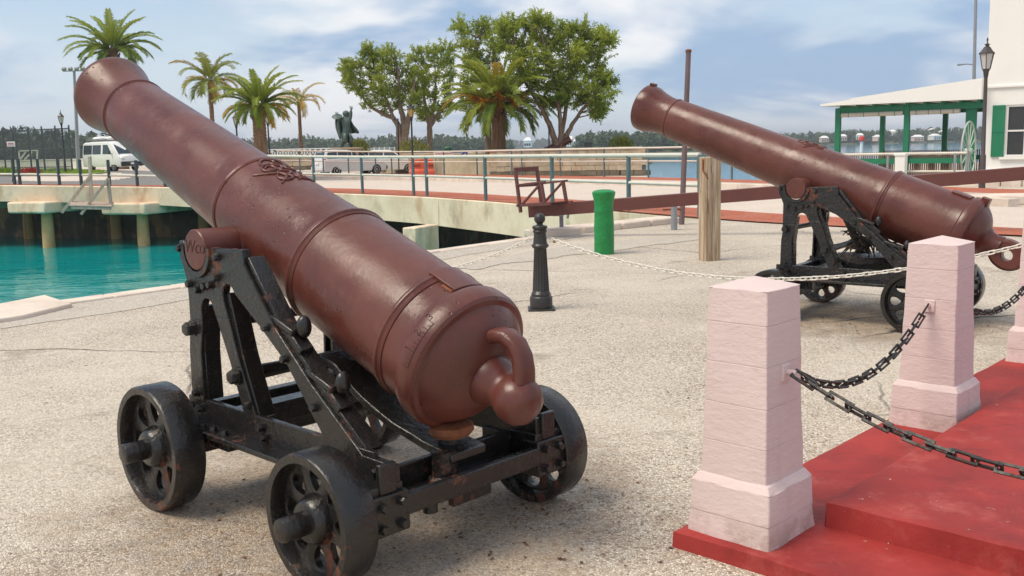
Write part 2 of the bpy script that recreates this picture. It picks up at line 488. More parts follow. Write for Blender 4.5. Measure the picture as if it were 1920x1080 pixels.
MAT['iron'] = m_iron('black_gloss_iron', 0.1, 0.17, 0.5)
MAT['iron_rough'] = m_iron('lumpy_rusted_iron', 0.3, 0.22, 1.0)
MAT['bollard'] = simple('grey_black_cast_iron', (0.030, 0.028, 0.027), 0.38, 0, 0.35, 9, 0.004, 60)
MAT['pink'] = m_pink()
MAT['redfloor'] = m_redfloor()
MAT['concrete'] = m_concrete('weathered_bridge_concrete', (0.68, 0.53, 0.37), (0.84, 0.70, 0.52))
MAT['coping'] = m_concrete('pale_coping_stone', (0.58, 0.48, 0.40), (0.74, 0.64, 0.55), False, 2.0)
MAT['seawall'] = m_concrete('shade_dark_sea_wall', (0.07, 0.06, 0.045), (0.13, 0.115, 0.085))  # wall colour darkened to paint in the shade under the bridge deck
MAT['brick'] = m_brickpave()
MAT['water'] = m_water()
MAT['chain'] = m_iron('brown_black_chain_iron', 0.55, 0.42, 0.5)
MAT['whitechain'] = simple('white_painted_chain', (0.72, 0.68, 0.60), 0.5, 0, 0.25, 25)
MAT['greenpaint'] = simple('bright_green_paint', (0.008, 0.215, 0.050), 0.45, 0, 0.45, 7, 0.03, 22)
MAT['postwood'] = m_wood('weathered_timber_post', (0.28, 0.19, 0.115), (0.58, 0.46, 0.33))
MAT['brownpaint'] = simple('maroon_brown_paint', (0.135, 0.042, 0.034), 0.5, 0, 0.2, 5, 0.004, 40)
MAT['rust'] = simple('flaking_orange_rust', (0.20, 0.070, 0.030), 0.85, 0, 0.75, 22, 0.02, 60)
MAT['engrave_shade'] = simple('engraved_line_shade', (0.050, 0.018, 0.015), 0.6, 0, 0.1)  # darker maroon paints the shade inside engraved marks
MAT['galv'] = simple('galvanised_grey_steel', (0.30, 0.31, 0.33), 0.5, 0.3, 0.15, 8)
# ---------------------------------------------------------------- ground, quay and water
QDIR = Vector((3.92, 4.81, 0)).normalized()
QA = Vector((-5.09, 9.52, 0)); QB = Vector((1.35, 17.35, 0))
QN = Vector((QDIR.y, -QDIR.x, 0))              # from the water towards the land
Q0 = QA - QDIR * 45
WATER_Z = -1.95
def sheet(name, pts, mat, z=None, sub=0):
    me = bpy.data.meshes.new(name)
    me.from_pydata([(p[0], p[1], p[2] if z is None else z) for p in pts], [], [tuple(range(len(pts)))])
    bm = bmesh.new(); bm.from_mesh(me)
    bmesh.ops.triangulate(bm, faces=bm.faces[:])
    bmesh.ops.recalc_face_normals(bm, faces=bm.faces[:])
    for f in bm.faces:
        if f.normal.z < 0: f.normal_flip()
    bm.to_mesh(me); bm.free()
    return tag(link(name, me, mat), kind='structure')
def band(name, near, far, dz, mat, n=60, zfun=terrain):
    """strip of surface between two pixel lines, draped on the terrain"""
    def samp(line, t):
        x = line[0][0] + t * (line[-1][0] - line[0][0])
        for a, b in zip(line, line[1:]):
            if x <= b[0]: return x, a[1] + (b[1] - a[1]) * (x - a[0]) / (b[0] - a[0])
        return line[-1]
    vs, fs = [], []
    for i in range(n + 1):
        for ln in (near, far):
            vs.append(gp(*samp(ln, i / n), dz))
    for i in range(n): fs.append((2 * i, 2 * i + 2, 2 * i + 3, 2 * i + 1))
    me = bpy.data.meshes.new(name); me.from_pydata(vs, [], fs)
    for p in me.polygons: pass
    bm = bmesh.new(); bm.from_mesh(me)
    for f in bm.faces:
        if f.normal.z < 0: f.normal_flip()
    bm.to_mesh(me); bm.free()
    me.shade_smooth()
    return tag(link(name, me, mat), kind='structure')
sheet('water', [(-9000, -200, 0), (9000, -200, 0), (9000, 12000, 0), (-9000, 12000, 0)], MAT['water'], WATER_Z)
LAND = [Q0, QA, QB, Vector((3.9, 19.4, 0)), Vector((8.1, 42.0, 0)), Vector((9.3, 38.5, 0)), Vector((12.0, 41.0, 0)), Vector((14.5, 46.5, 0)), Vector((24, 60, 0)), Vector((70, 62, 0)), Vector((70, -40, 0)), Vector((-30, -45, 0))]
sheet('plaza', LAND, MAT['plaza'], 0.0)
# vertical quay wall under the plaza edge
w = MB()
edge = [Q0, QA, QB, Vector((3.9, 19.4, 0)), Vector((8.1, 42.0, 0)), Vector((9.3, 38.5, 0)), Vector((12.0, 41.0, 0)), Vector((14.5, 46.5, 0)), Vector((24, 60, 0)), Vector((70, 62, 0))]
for a, b in zip(edge, edge[1:]):
    w.add([(a.x, a.y, -0.003), (b.x, b.y, -0.003), (b.x, b.y, -4), (a.x, a.y, -4)], [(0, 1, 2, 3)])
tag(w.build('quay_wall', MAT['seawall'], smooth=False, fix=False), kind='structure')
# worn asphalt strip along the quay with a ragged inner edge
rnd = random.Random(4)
pts_o, pts_i = [], []
L_ = (QB - Q0).length
for i in range(160):
    t = i / 159 * (L_ - 0.2)
    p = Q0 + QDIR * t
    wd = 1.02 + 0.16 * mnoise.noise((t * 0.7, 1.3, 0)) + 0.05 * mnoise.noise((t * 4.0, 5.1, 0))
    wd *= 1.0 - 0.35 * sstep((t - 48) / 6)
    pts_o.append(p + QN * 0.16); pts_i.append(p + QN * wd)
me = bpy.data.meshes.new('asphalt_strip')
me.from_pydata([(p.x, p.y, 0.004) for a in zip(pts_o, pts_i) for p in a], [], [(2 * i, 2 * i + 1, 2 * i + 3, 2 * i + 2) for i in range(159)])
tag(link('asphalt_strip', me, MAT['strip']), kind='structure')
# grey repair patch with a broken edge near the mooring post
pp_ = [(850, 502), (930, 486), (1000, 470), (1100, 458), (1180, 450), (1292, 441), (1336, 446), (1290, 453), (1205, 462), (1130, 474), (1075, 478), (1010, 489), (950, 494), (890, 507)]
gq = []
for (a_, b_), (c_, d_) in zip(pp_, pp_[1:] + pp_[:1]):
    for k in range(6):
        q = gp(a_ + (c_ - a_) * k / 6, b_ + (d_ - b_) * k / 6)
        gq.append(Vector((q.x + rnd.uniform(-.03, .03), q.y + rnd.uniform(-.06, .06), 0.006)))
sheet('asphalt_patch', gq, MAT['strip'])
# coping stones along the edge, one by one
cop = bpy.data.objects.new('quay_coping', None); COL.objects.link(cop)
tag(cop, 'pale stone coping along the edge of the quay above the turquoise water', 'coping')
t = (QA - Q0).length - 7.0
k = 0
while t < L_ - 0.9:
    ln = rnd.uniform(0.75, 1.15)
    p = Q0 + QDIR * (t + ln / 2)
    b = MB(); b.box((0, 0, -0.06), (ln - 0.012, rnd.uniform(0.25, 0.29), 0.16))
    o = b.build('coping_stone', MAT['coping'], cop, bevel=0.015)
    o.location = p + QN * 0.03 + Vector((0, 0, rnd.uniform(-0.008, 0.008))); o.rotation_euler = (0, 0, math.atan2(QDIR.y, QDIR.x) + rnd.uniform(-0.008, 0.008))
    t += ln; k += 1
slab = thing('landing_slab', 'broad pale concrete slab at the quay edge beside the turquoise water', 'slab')
b = MB()
P = [gp(-40, 585), gp(85, 560), gp(136, 577), gp(40, 600), gp(-40, 612)]
b.prism([(p.x, p.y) for p in P], -0.05, 0.045)
b.build('slab_block', MAT['coping'], slab, bevel=0.012)
# ---------------------------------------------------------------- red steps and pink pillars
S_U = Vector((0.69, 0.72, 0)).normalized(); S_V = Vector((S_U.y, -S_U.x, 0))
S_O = Vector((0.585, 3.475, 0))
H1, H2 = 0.066, 0.166
def suv(u, v, z=0.0):
    p = S_O + S_U * u + S_V * v
    return Vector((p.x, p.y, z))
def step_slab(name, u0, u1, v0, v1, z0, z1, label):
    b = MB()
    nu, nv = 40, 30
    # bumpy painted top with softened lip, front and side faces
    vs, fs = [], []
    us = [u0 + (u1 - u0) * (i / nu) ** 1.5 for i in range(nu + 1)]
    vv = [v0 + (v1 - v0) * (j / nv) ** 1.5 for j in range(nv + 1)]
    for i, u in enumerate(us):
        for j, v in enumerate(vv):
            du = 0.010 * mnoise.noise((u * 7, v * 7, z1 * 10))
            uu = u + (du if i == 0 else 0); v_ = v + (0.010 * mnoise.noise((u * 6, v * 9, 3)) if j == 0 else 0)
            drop = (0.006 if i == 0 or j == 0 else 0)
            vs.append(suv(uu, v_, z1 - drop + 0.003 * mnoise.noise((u * 5, v * 5, 0))))
    W = nv + 1
    for i in range(nu):
        for j in range(nv): fs.append((i * W + j, i * W + j + 1, (i + 1) * W + j + 1, (i + 1) * W + j))
    b.add(vs, fs)
    base = [Vector((p.x, p.y, z0)) for p in vs]
    rim = [j for j in range(W)]
    vs2 = [vs[j] for j in rim] + [base[j] - S_U * 0.006 for j in rim]
    b.add(vs2, [(j, j + 1, W + j + 1, W + j) for j in range(nv)])
    rim = [i * W for i in range(nu + 1)]
    vs2 = [vs[i] for i in rim] + [base[i] - S_V * 0.006 for i in rim]
    b.add(vs2, [(j, j + 1, nu + 1 + j + 1, nu + 1 + j) for j in range(nu)])
    # far faces
    c = [suv(u1, v0, z0), suv(u1, v1, z0), suv(u0, v1, z0), suv(u1, v0, z1), suv(u1, v1, z1), suv(u0, v1, z1)]
    b.add(c, [(0, 1, 4, 3), (1, 2, 5, 4)])
    o = b.build(name, MAT['redfloor'], ang=50)
    return tag(o, label, 'step')
step_slab('red_step', 0.0, 5.6, 0.0, 5.5, -0.03, H1, 'lower red painted concrete step that the pink pillars stand on')
US, VS = 0.40, 0.415
step_slab('red_step', US, 5.4, VS, 5.3, H1 - 0.02, H2, 'upper red painted concrete platform behind the pink pillars')
def pillar_block(w0, w1, z0, z1, seed, rough=0.004, lip=0.005):
    """one limewashed course: tapered, rounded arrises, uneven faces"""
    b = MB(); n = 7; lv = [(z0, -lip), (z0 + 0.0022, 0), ((z0 + z1) / 2, 0), (z1 - 0.0022, 0), (z1, -lip)]
    ring = []
    for sx, sy, ax in ((1, -1, 0), (1, 1, 1), (-1, 1, 2), (-1, -1, 3)):
        for i in range(n):
            t = -1 + 2 * i / n
            if i == 0: t = -0.975
            p = [(t, -1), (1, t), (-t, 1), (-1, -t)][ax]
            ring.append(p)
        ring.append([(0.975, -1), (1, 0.975), (-0.975, 1), (-1, -0.975)][ax])
    m = len(ring)
    vs = []
    for li, (z, off) in enumerate(lv):
        w = w0 + (w1 - w0) * (z - z0) / (z1 - z0)
        for x, y in ring:
            d = rough * mnoise.noise((x * 2.3 + seed * 3.1, y * 2.3 + seed, z * 9 + seed)) + 0.5 * rough * mnoise.noise((x * 9 + seed, y * 9, z * 30))
            corner = 0.006 * max(0, abs(x) + abs(y) - 1.85) / 0.12 * (0.4 + 0.9 * abs(mnoise.noise((seed, z * 20, x))))
            k = w / 2 + off + d - corner
            vs.append((x * k, y * k, z))
    fs = []
    for l in range(len(lv) - 1):
        for i in range(m):
            j = (i + 1) % m
            fs.append((l * m + i, l * m + j, (l + 1) * m + j, (l + 1) * m + i))
    fs.append(tuple(range(m - 1, -1, -1))); fs.append(tuple((len(lv) - 1) * m + i for i in range(m)))
    b.add(vs, fs)
    return b
P_ANG = math.atan2(S_V.y, S_V.x)
def make_pillar(u, v, label, seed, hooks=()):
    loc = suv(u, v, H1)
    t = thing('pink_pillar', label, 'pillar', loc, P_ANG)
    PW = 0.345
    pillar_block(PW, PW - 0.012, -0.004, 0.085, seed, 0.005, 0.0028).build('plinth_block', MAT['pink'], t, ang=14)
    pillar_block(PW - 0.010, PW - 0.022, 0.085, 0.200, seed, 0.005, 0.0028).build('plinth_block', MAT['pink'], t, ang=14)
    b = MB(); a, c = PW / 2 - 0.012, 0.142
    b.add([(-a, -a, .2), (a, -a, .2), (a, a, .2), (-a, a, .2), (-c, -c, .228), (c, -c, .228), (c, c, .228), (-c, c, .228)],
          [(0, 1, 5, 4), (1, 2, 6, 5), (2, 3, 7, 6), (3, 0, 4, 7), (4, 5, 6, 7)])
    b.build('plinth_weathering', MAT['pink'], t, bevel=0.006)
    zs = [0.226, 0.355, 0.500, 0.650, 0.797, 0.920]
    for i in range(5):
        w0 = 0.276 - 0.033 * (zs[i] - .226) / .694; w1 = 0.276 - 0.033 * (zs[i + 1] - .226) / .694
        pillar_block(w0, w1, zs[i], zs[i + 1], seed, 0.0045, 0.0026).build('shaft_block', MAT['pink'], t, ang=14)
    b = MB(); a = 0.1205
    b.add([(-a, -a, .919), (a, -a, .919), (a, a, .919), (-a, a, .919), (0, 0, .955)], [(0, 1, 4), (1, 2, 4), (2, 3, 4), (3, 0, 4)])
    b.build('cap', MAT['pink'], t, bevel=0.006)
    for dx, dy in hooks:
        b = MB()
        h = Vector((dx, dy, 0)) * 0.131
        sd = Vector((-dy, dx, 0))
        b.box(h + Vector((0, 0, HOOK_Z)), (0.012 if dx else 0.052, 0.012 if dy else 0.052, 0.062))
        b.beam(h + Vector((0, 0, HOOK_Z + .004)), h + Vector((dx, dy, 0)) * 0.040 + Vector((0, 0, HOOK_Z + 0.004)), 0.014, 0.016)
        b.build('chain_bracket', MAT['pink'], t, bevel=0.003)
    return t
HOOK_Z = 0.615
SP = 1.83
P1 = make_pillar(0.214, 0.203, 'pink block pillar at the corner of the red steps', 1, ((1, 0), (0, 1)))
P2 = make_pillar(0.214 + SP, 0.203, 'pink block pillar in the middle of the red step edge with an iron bracket', 21, ((0, -1), (0, 1)))
P3 = make_pillar(0.214 + 2 * SP, 0.203, 'pink block pillar farthest along the red step edge', 41, ((0, -1),))
P4 = make_pillar(0.214, 0.203 + SP + 0.1, 'pink block pillar at the other end of the front red step', 61, ((-1, 0),))
# ---------------------------------------------------------------- chains
def link_mesh(name, L, W, r, n=6, square=False):
    b = MB(); pts = []
    a, c = L / 2 - W / 2, W / 2
    if square: path = [(-L / 2, -c), (L / 2, -c), (L / 2, c), (-L / 2, c)]
    else: path = [(a + c * math.cos(t), c * math.sin(t)) for t in [(-90 + 30 * i) * math.pi / 180 for i in range(7)]] + [(-a + c * math.cos(t), c * math.sin(t)) for t in [(90 + 30 * i) * math.pi / 180 for i in range(7)]]
    m = len(path); vs = []; fs = []
    for i, (x, y) in enumerate(path):
        x0, y0 = path[i - 1]; x1, y1 = path[(i + 1) % m]
        d1 = Vector((x - x0, y - y0, 0)).normalized(); d2 = Vector((x1 - x, y1 - y, 0)).normalized()
        t = (d1 + d2).normalized(); nn = Vector((t.y, -t.x, 0)); mit = 1 / max(0.5, nn.dot(Vector((d1.y, -d1.x, 0))))
        for j in range(n):
            an = 2 * math.pi * (j + 0.5) / n
            vs.append(Vector((x, y, 0)) + nn * (r * mit * math.cos(an)) + Vector((0, 0, r * math.sin(an))))
    for i in range(m):
        for j in range(n):
            k = (j + 1) % n; i2 = (i + 1) % m
            fs.append((i * n + j, i * n + k, i2 * n + k, i2 * n + j))
    b.add(vs, fs)
    return b
def make_chain(name, a, b_, sag, label, L, W, r, mat, square, cat='chain', group=None, seed=0):
    rg = random.Random(seed)
    root = thing(name, label, cat, a, 0, group)
    a, b_ = Vector(a), Vector(b_)
    N = 400
    def P(t): return a.lerp(b_, t) - Vector((0, 0, 4 * sag * t * (1 - t)))
    pts = [P(i / N) for i in range(N + 1)]
    cum = [0]
    for p, q in zip(pts, pts[1:]): cum.append(cum[-1] + (q - p).length)
    pitch = L - 2.6 * r
    cnt = max(2, round(cum[-1] / pitch)); pitch = cum[-1] / cnt
    proto = None
    def along(s):
        s = min(max(s, 0), cum[-1] - 1e-6)
        import bisect
        i = min(N - 1, bisect.bisect_right(cum, s) - 1)
        return pts[i].lerp(pts[i + 1], (s - cum[i]) / (cum[i + 1] - cum[i]))
    for k in range(cnt):
        c = along((k + 0.5) * pitch); d = (along((k + 1) * pitch) - along(k * pitch)).normalized()
        if proto is None:
            o = link_mesh('link', L, W, r, 4 if square else 6, square).build('link', mat, root, ang=40); proto = o
        else:
            o = proto.copy(); COL.objects.link(o); o.parent = root
        y = Vector((0, 0, 1)).cross(d).normalized(); z = d.cross(y)
        rot = Matrix((d, y, z)).transposed().to_4x4() @ Matrix.Rotation(rad(45 + 90 * (k % 2) + rg.uniform(-14, 14)), 4, 'X')
        o.matrix_parent_inverse = Matrix.Identity(4)
        o.matrix_basis = Matrix.Translation(c - a) @ rot
    return root
def hook_at(pillar, dx, dy):
    R = Matrix.Rotation(P_ANG, 3, 'Z')
    return Vector(pillar.location) + R @ (Vector((dx, dy, 0)) * 0.171) + Vector((0, 0, HOOK_Z))
CH = dict(L=0.088, W=0.030, r=0.0062, mat=MAT['chain'], square=True)
make_chain('barrier_chain', hook_at(P1, 1, 0), hook_at(P4, -1, 0), 0.20, 'dark iron chain sagging over the red step in front of the corner pillar', seed=1, **CH)
make_chain('barrier_chain', hook_at(P1, 0, 1), hook_at(P2, 0, -1), 0.22, 'dark iron chain hanging between the corner pillar and the bracketed middle pillar', seed=2, **CH)
make_chain('barrier_chain', hook_at(P2, 0, 1), hook_at(P3, 0, -1), 0.16, 'dark iron chain hanging between the middle and the farthest pink pillar', seed=3, **CH)
# ---------------------------------------------------------------- cannons on iron garrison carriages
TRZ, TRQ, TRR, TRY = 1.105, 0.103, 0.087, 0.391
RX, FX, RR, RF, YO, TW = -1.04, 0.122, 0.242, 0.269, 0.624, 0.136
def wheel(name, R, parent, x, side):
    """cast truck wheel: tread ring, dished web with eight oval holes, hub"""
    root = thing(name, None, None); root.parent = parent
    root.location = (x, side * (YO - TW / 2), R)
    YA = Matrix.Rotation(rad(-90) * side, 4, 'X')       # local z -> outwards
    h = TW / 2
    b = MB()
    b.lathe([(R - 0.034, -h), (R - 0.006, -h), (R, -h + 0.008), (R, h - 0.008), (R - 0.006, h), (R - 0.034, h), (R - 0.038, h - 0.01), (R - 0.044, 0.02), (R - 0.044, -0.02), (R - 0.038, -h + 0.01), (R - 0.034, -h)], 72, YA, cap=False)
    b.build('tread', MAT['iron'], root, ang=40)
    b = MB(); ro, ri, T = R - 0.040, 0.058, 0.016
    n = 8; K = 32
    for s_ in range(n):
        a0 = 2 * math.pi * s_ / n; half = math.pi / n
        rc = (ro + ri) / 2 + 0.012; ea = (ro - ri) / 2 * 0.60; eb = rc * half * 0.56
        hole, outer = [], []
        for k in range(K):
            t = 2 * math.pi * k / K
            rr = rc + ea * math.cos(t); tt = eb * math.sin(t) * (1.0 + 0.18 * math.cos(t))
            hole.append((rr, tt / rc))
            # matching point on the sector outline
            cx, sx = math.cos(t), math.sin(t)
            m = max(abs(cx), abs(sx))
            px, py = cx / m, sx / m
            outer.append(((ro + ri) / 2 + px * (ro - ri) / 2, py * half))
        def pos(q, z): return YA @ Vector((q[0] * math.cos(a0 + q[1]), q[0] * math.sin(a0 + q[1]), z))
        def mid(a_, b_): return (a_[0] * 0.55 + b_[0] * 0.45, a_[1] * 0.55 + b_[1] * 0.45)
        V = [pos(q, 0.75 * T) for q in hole] + [pos(mid(p, q), T) for p, q in zip(hole, outer)] + [pos(q, T) for q in outer] + \
            [pos(q, -0.75 * T) for q in hole] + [pos(mid(p, q), -T) for p, q in zip(hole, outer)] + [pos(q, -T) for q in outer]
        F = []
        for k in range(K):
            j = (k + 1) % K
            F += [(k, j, K + j, K + k), (K + k, K + j, 2 * K + j, 2 * K + k), (3 * K + j, 3 * K + k, 4 * K + k, 4 * K + j), (4 * K + j, 4 * K + k, 5 * K + k, 5 * K + j), (j, k, 3 * K + k, 3 * K + j)]
        b.add(V, F)
    bo = b.build('web', MAT['iron'], root, ang=50)
    b = MB()
    b.lathe([(0.001, -h - 0.004), (0.070, -h - 0.004), (0.078, -h + 0.01), (0.088, -0.03), (0.098, 0.0), (0.088, 0.03), (0.078, h - 0.012), (0.068, h - 0.002), (0.062, h), (0.001, h)], 40, YA, cap=False)
    b.build('hub', MAT['iron'], root)
    b = MB()
    b.lathe([(0.001, h - 0.01), (0.043, h - 0.01), (0.043, h + 0.088), (0.040, h + 0.096), (0.034, h + 0.099), (0.001, h + 0.099)], 32, YA, cap=False)
    b.build('axle_end', MAT['iron'], root)
    b = MB(); q = YA @ Vector((0.045, 0.03, h + 0.012))
    b.lathe([(0.026, -0.008), (0.028, 0.0), (0.026, 0.018), (0.012, 0.022)], 8, Matrix.Translation(q) @ YA, cap=True)
    b.build('linch_pin', MAT['iron_rough'], root)
    return root
def bolt(parent, p, d, r=0.017, h=0.022, mat=None, hexa=True):
    b = MB(); d = Vector(d).normalized()
    Q = d.to_track_quat('Z', 'Y').to_matrix().to_4x4()
    M = Matrix.Translation(Vector(p)) @ Q @ Matrix.Rotation(random.random(), 4, 'Z')
    b.lathe([(r * 1.25, -0.004), (r * 1.25, 0.004)], 16, M)
    b.lathe([(r, 0.0), (r, h * 0.8), (r * 0.85, h)], 6 if hexa else 16, M)
    return b.build('bolt', mat or MAT['iron'], parent, ang=30)
BR_OUT = [(0.150, 1.10), (0.150, 1.145), (0.118, 1.150), (0.098, 1.118)]
def bracket_mesh(side):
    """cast side bracket: three legs meeting under the trunnion, on a sill"""
    b = MB()
    y0, y1 = side * 0.352, side * 0.388
    ya, yb = min(y0, y1), max(y0, y1)
    # plates are polygons in (x, z); M maps (x, z, y) to carriage space
    M = Matrix(((1, 0, 0, 0), (0, 0, 1, 0), (0, 1, 0, 0), (0, 0, 0, 1)))
    cr = 0.098
    notch = [(cr * math.cos(a), 1.105 + cr * math.sin(a)) for a in [rad(x) for x in range(-5, -176, -12)]]
    # head with the trunnion seat, front half and rear half
    head = [(0.098, 1.118), (0.118, 1.140), (0.152, 1.135), (0.156, 1.06), (0.132, 1.02), (0.110, 0.965), (0.104, 0.90), (0.105, 0.80), (0.0, 0.80), (0.0, 0.86), (-0.014, 0.885), (-0.035, 0.900), (-0.065, 0.900), (-0.088, 0.885), (-0.100, 0.860), (-0.115, 0.83), (-0.215, 0.83), (-0.185, 0.905), (-0.182, 0.935), (-0.192, 0.960), (-0.212, 0.975), (-0.240, 0.975), (-0.262, 0.960), (-0.275, 0.940), (-0.44, 0.83), (-0.555, 0.83), (-0.36, 1.06), (-0.352, 1.125), (-0.098, 1.118)] + notch[::-1]
    b.prism(head, ya, yb, M)
    b.prism([(0.105, 0.802), (0.0, 0.802), (0.030, 0.66), (0.026, 0.44), (0.134, 0.44), (0.128, 0.66)], ya, yb, M)          # front leg
    b.prism([(-0.115, 0.832), (-0.215, 0.832), (-0.278, 0.66), (-0.385, 0.43), (-0.295, 0.43), (-0.205, 0.65)], ya, yb, M)   # middle leg
    b.prism([(-0.44, 0.832), (-0.555, 0.832), (-0.780, 0.640), (-1.070, 0.430), (-1.235, 0.426), (-1.235, 0.345), (-1.060, 0.345), (-0.86, 0.43), (-0.62, 0.70)], ya, yb, M)   # rear brace
    # flanges: ribs running inwards along the inner edge of each leg
    def rib(path, w=0.020, d0=0.0, d1=0.075):
        for (xa, za), (xb, zb) in zip(path, path[1:]):
            pa, pb = Vector((xa, side * (0.372 - (d0 + d1) / 2), za)), Vector((xb, side * (0.372 - (d0 + d1) / 2), zb))
            dd = (pb - pa).normalized() * 0.004
            b.beam(pa - dd, pb + dd, d1 - d0, w)
    rib([(0.010, 0.86), (0.036, 0.66), (0.034, 0.45)], 0.024)
    rib([(-0.195, 0.93), (-0.270, 0.68), (-0.372, 0.44)], 0.026)
    rib([(-0.362, 1.085), (-0.560, 0.845), (-0.785, 0.650), (-1.07, 0.442)], 0.024)
    rib([(-0.330, 1.060), (-0.520, 0.830), (-0.745, 0.630)], 0.014, 0.05, 0.085)
    rib([(0.112, 0.98), (0.115, 0.66), (0.122, 0.45)], 0.018, 0.0, 0.06)
    return b
def seat_rim(side):
    b = MB(); cr0, cr1 = 0.092, 0.122
    A = [rad(x) for x in range(6, -187, -8)]
    y0, y1 = side * 0.384, side * 0.402
    vs = []; fs = []
    for a in A:
        for r, y in ((cr0, y0), (cr1, y0), (cr1 - 0.006, y1), (cr0, y1)):
            vs.append((r * math.cos(a), y, 1.105 + r * math.sin(a)))
    for i in range(len(A) - 1):
        for j in range(4):
            k = (j + 1) % 4
            fs.append((4 * i + j, 4 * i + k, 4 * i + 4 + k, 4 * i + 4 + j))
    fs += [(0, 1, 2, 3), tuple(4 * (len(A) - 1) + j for j in (3, 2, 1, 0))]
    b.add(vs, fs)
    return b
def cascabel2(G, base, gun):
    """short neck ending in a thick upright plate pierced by a round hole"""
    bb = MB(); bb.lathe([(0.20, base - 0.07), (0.125, base - 0.115), (0.092, base - 0.150), (0.082, base - 0.19), (0.086, base - 0.24)], 36, G, cap=True)
    bb.build('cascabel_neck', MAT['gun'], gun, ang=50)
    bb = MB(); K = 40; cx, cz = -0.035, base - 0.315; vs = []; fs = []
    for k in range(K):
        a = 2 * math.pi * k / K
        ro = 0.118 + 0.030 * max(0, math.cos(a - 0.2)) ** 2 + 0.02 * max(0, -math.cos(a)) ** 2
        for r, y in ((0.042, -0.050), (0.047, -0.062), (ro - 0.02, -0.062), (ro, -0.040), (ro, 0.040), (ro - 0.02, 0.062), (0.047, 0.062), (0.042, 0.050)):
            vs.append(G @ Vector((cx + r * math.sin(a), y, cz + r * math.cos(a))))
    for k in range(K):
        for j in range(8):
            i2, j2 = (k + 1) % K, (j + 1) % 8
            fs.append((8 * k + j, 8 * k + j2, 8 * i2 + j2, 8 * i2 + j))
    bb.add(vs, fs); bb.build('cascabel_eye', MAT['gun'], gun, ang=40)
def make_cannon(label, spec, variant):
    th, el = spec['th'], spec['el']
    iron = MAT['iron'] if variant == 1 else MAT['iron_rough']
    root = thing('cannon', label, 'cannon', spec['loc'], math.pi / 2 - th, 'old cannons on the quay')
    # ------------------ barrel (local z of G runs towards the muzzle, x to the top)
    bd = Vector((math.cos(el), 0, math.sin(el))); bn = Vector((-math.sin(el), 0, math.cos(el))); ly = Vector((0, 1, 0))
    o = Vector((0, 0, TRZ)) + bn * TRQ
    G = Matrix(((bn.x, ly.x, bd.x, o.x), (bn.y, ly.y, bd.y, o.y), (bn.z, ly.z, bd.z, o.z), (0, 0, 0, 1)))
    if G.to_3x3().determinant() < 0:
        G = Matrix(((bn.x, -ly.x, bd.x, o.x), (bn.y, -ly.y, bd.y, o.y), (bn.z, -ly.z, bd.z, o.z), (0, 0, 0, 1)))
    if variant == 1:
        r1, r2, r3, neck, base = 0.192, -0.469, -1.065, 1.396, -1.277
    else:
        r1, r2, r3, neck, base = 0.240, -0.640, -1.10, 1.52, -1.340
    mz = neck + (0.285 if variant == 1 else 0.335)
    prof = [(0.001, base - 0.135), (0.055, base - 0.132), (0.115, base - 0.118), (0.165, base - 0.096), (0.205, base - 0.068), (0.235, base - 0.036), (0.2475, base - 0.018), (0.254, base - 0.016)]
    prof += [(0.266, base - 0.014), (0.277, base - 0.004), (0.284, base + 0.018), (0.284, base + 0.062), (0.280, base + 0.076), (0.272, base + 0.082), (0.266, base + 0.088), (0.262, base + 0.110)]
    prof += [(0.2600, r3 - 0.03), (0.2595, r3 + 0.03), (0.2555, r2 - 0.03), (0.254, r2 + 0.0), (0.247, r2 + 0.022)]
    prof += [(0.2215, r1 - 0.028), (0.2195, r1 - 0.006), (0.213, r1 + 0.02), (0.211, r1 + 0.05)]
    prof += [(0.178, neck - 0.04), (0.1765, neck - 0.022), (0.172, neck), (0.170, neck + 0.05), (0.173, neck + 0.11), (0.183, neck + 0.17), (0.197, neck + 0.225), (0.209, neck + 0.262), (0.212, mz - 0.006), (0.208, mz + 0.014), (0.194, mz + 0.026), (0.150, mz + 0.030), (0.084, mz + 0.030), (0.082, mz - 0.05), (0.080, mz - 0.5), (0.001, mz - 0.5)]
    if variant == 2: prof = [(r * 1.06 if r > 0.09 else r, z) for r, z in prof]
    b = MB()
    # densify so the surface can carry slight hammer-and-paint unevenness
    dn = []
    for (ra, za), (rb, zb) in zip(prof, prof[1:]):
        k = max(1, int(abs(zb - za) / 0.06))
        for i in range(k): dn.append((ra + (rb - ra) * i / k, za + (zb - za) * i / k))
    dn.append(prof[-1])
    b.lathe(dn, 96, None, cap=False)
    b.v = [tuple(G @ Vector(v)) for v in b.v]
    gun = b.build('barrel', MAT['gun'], root, ang=28)
    def hoop(z, r, prof_, nm='reinforce_ring'):
        bb = MB(); bb.lathe([(r + dr, z + dz) for dr, dz in prof_], 96, G, cap=False)
        return bb.build(nm, MAT['gun'], gun, ang=35)
    double = [(-0.006, -0.030), (0.004, -0.028), (0.007, -0.020), (0.004, -0.012), (0.005, -0.009), (0.011, -0.004), (0.012, 0.004), (0.008, 0.012), (0.003, 0.015), (0.003, 0.020), (-0.006, 0.024)]
    single = [(-0.008, -0.014), (0.004, -0.012), (0.008, -0.004), (0.008, 0.004), (0.004, 0.012), (-0.008, 0.014)]
    if variant == 1:
        hoop(r3, 0.2600, double); hoop(r2, 0.2545, double); hoop(r1, 0.2185, single); hoop(neck, 0.1735, [(-.008, -.022), (.002, -.020), (.006, -.013), (.002, -.007), (.004, -.004), (.009, 0), (.009, .007), (.003, .012), (-.008, .014)], 'astragal_ring')
    else:
        hoop(r2, 0.2545 * 1.06, double); hoop(neck, 0.1735 * 1.06, single, 'astragal_ring')
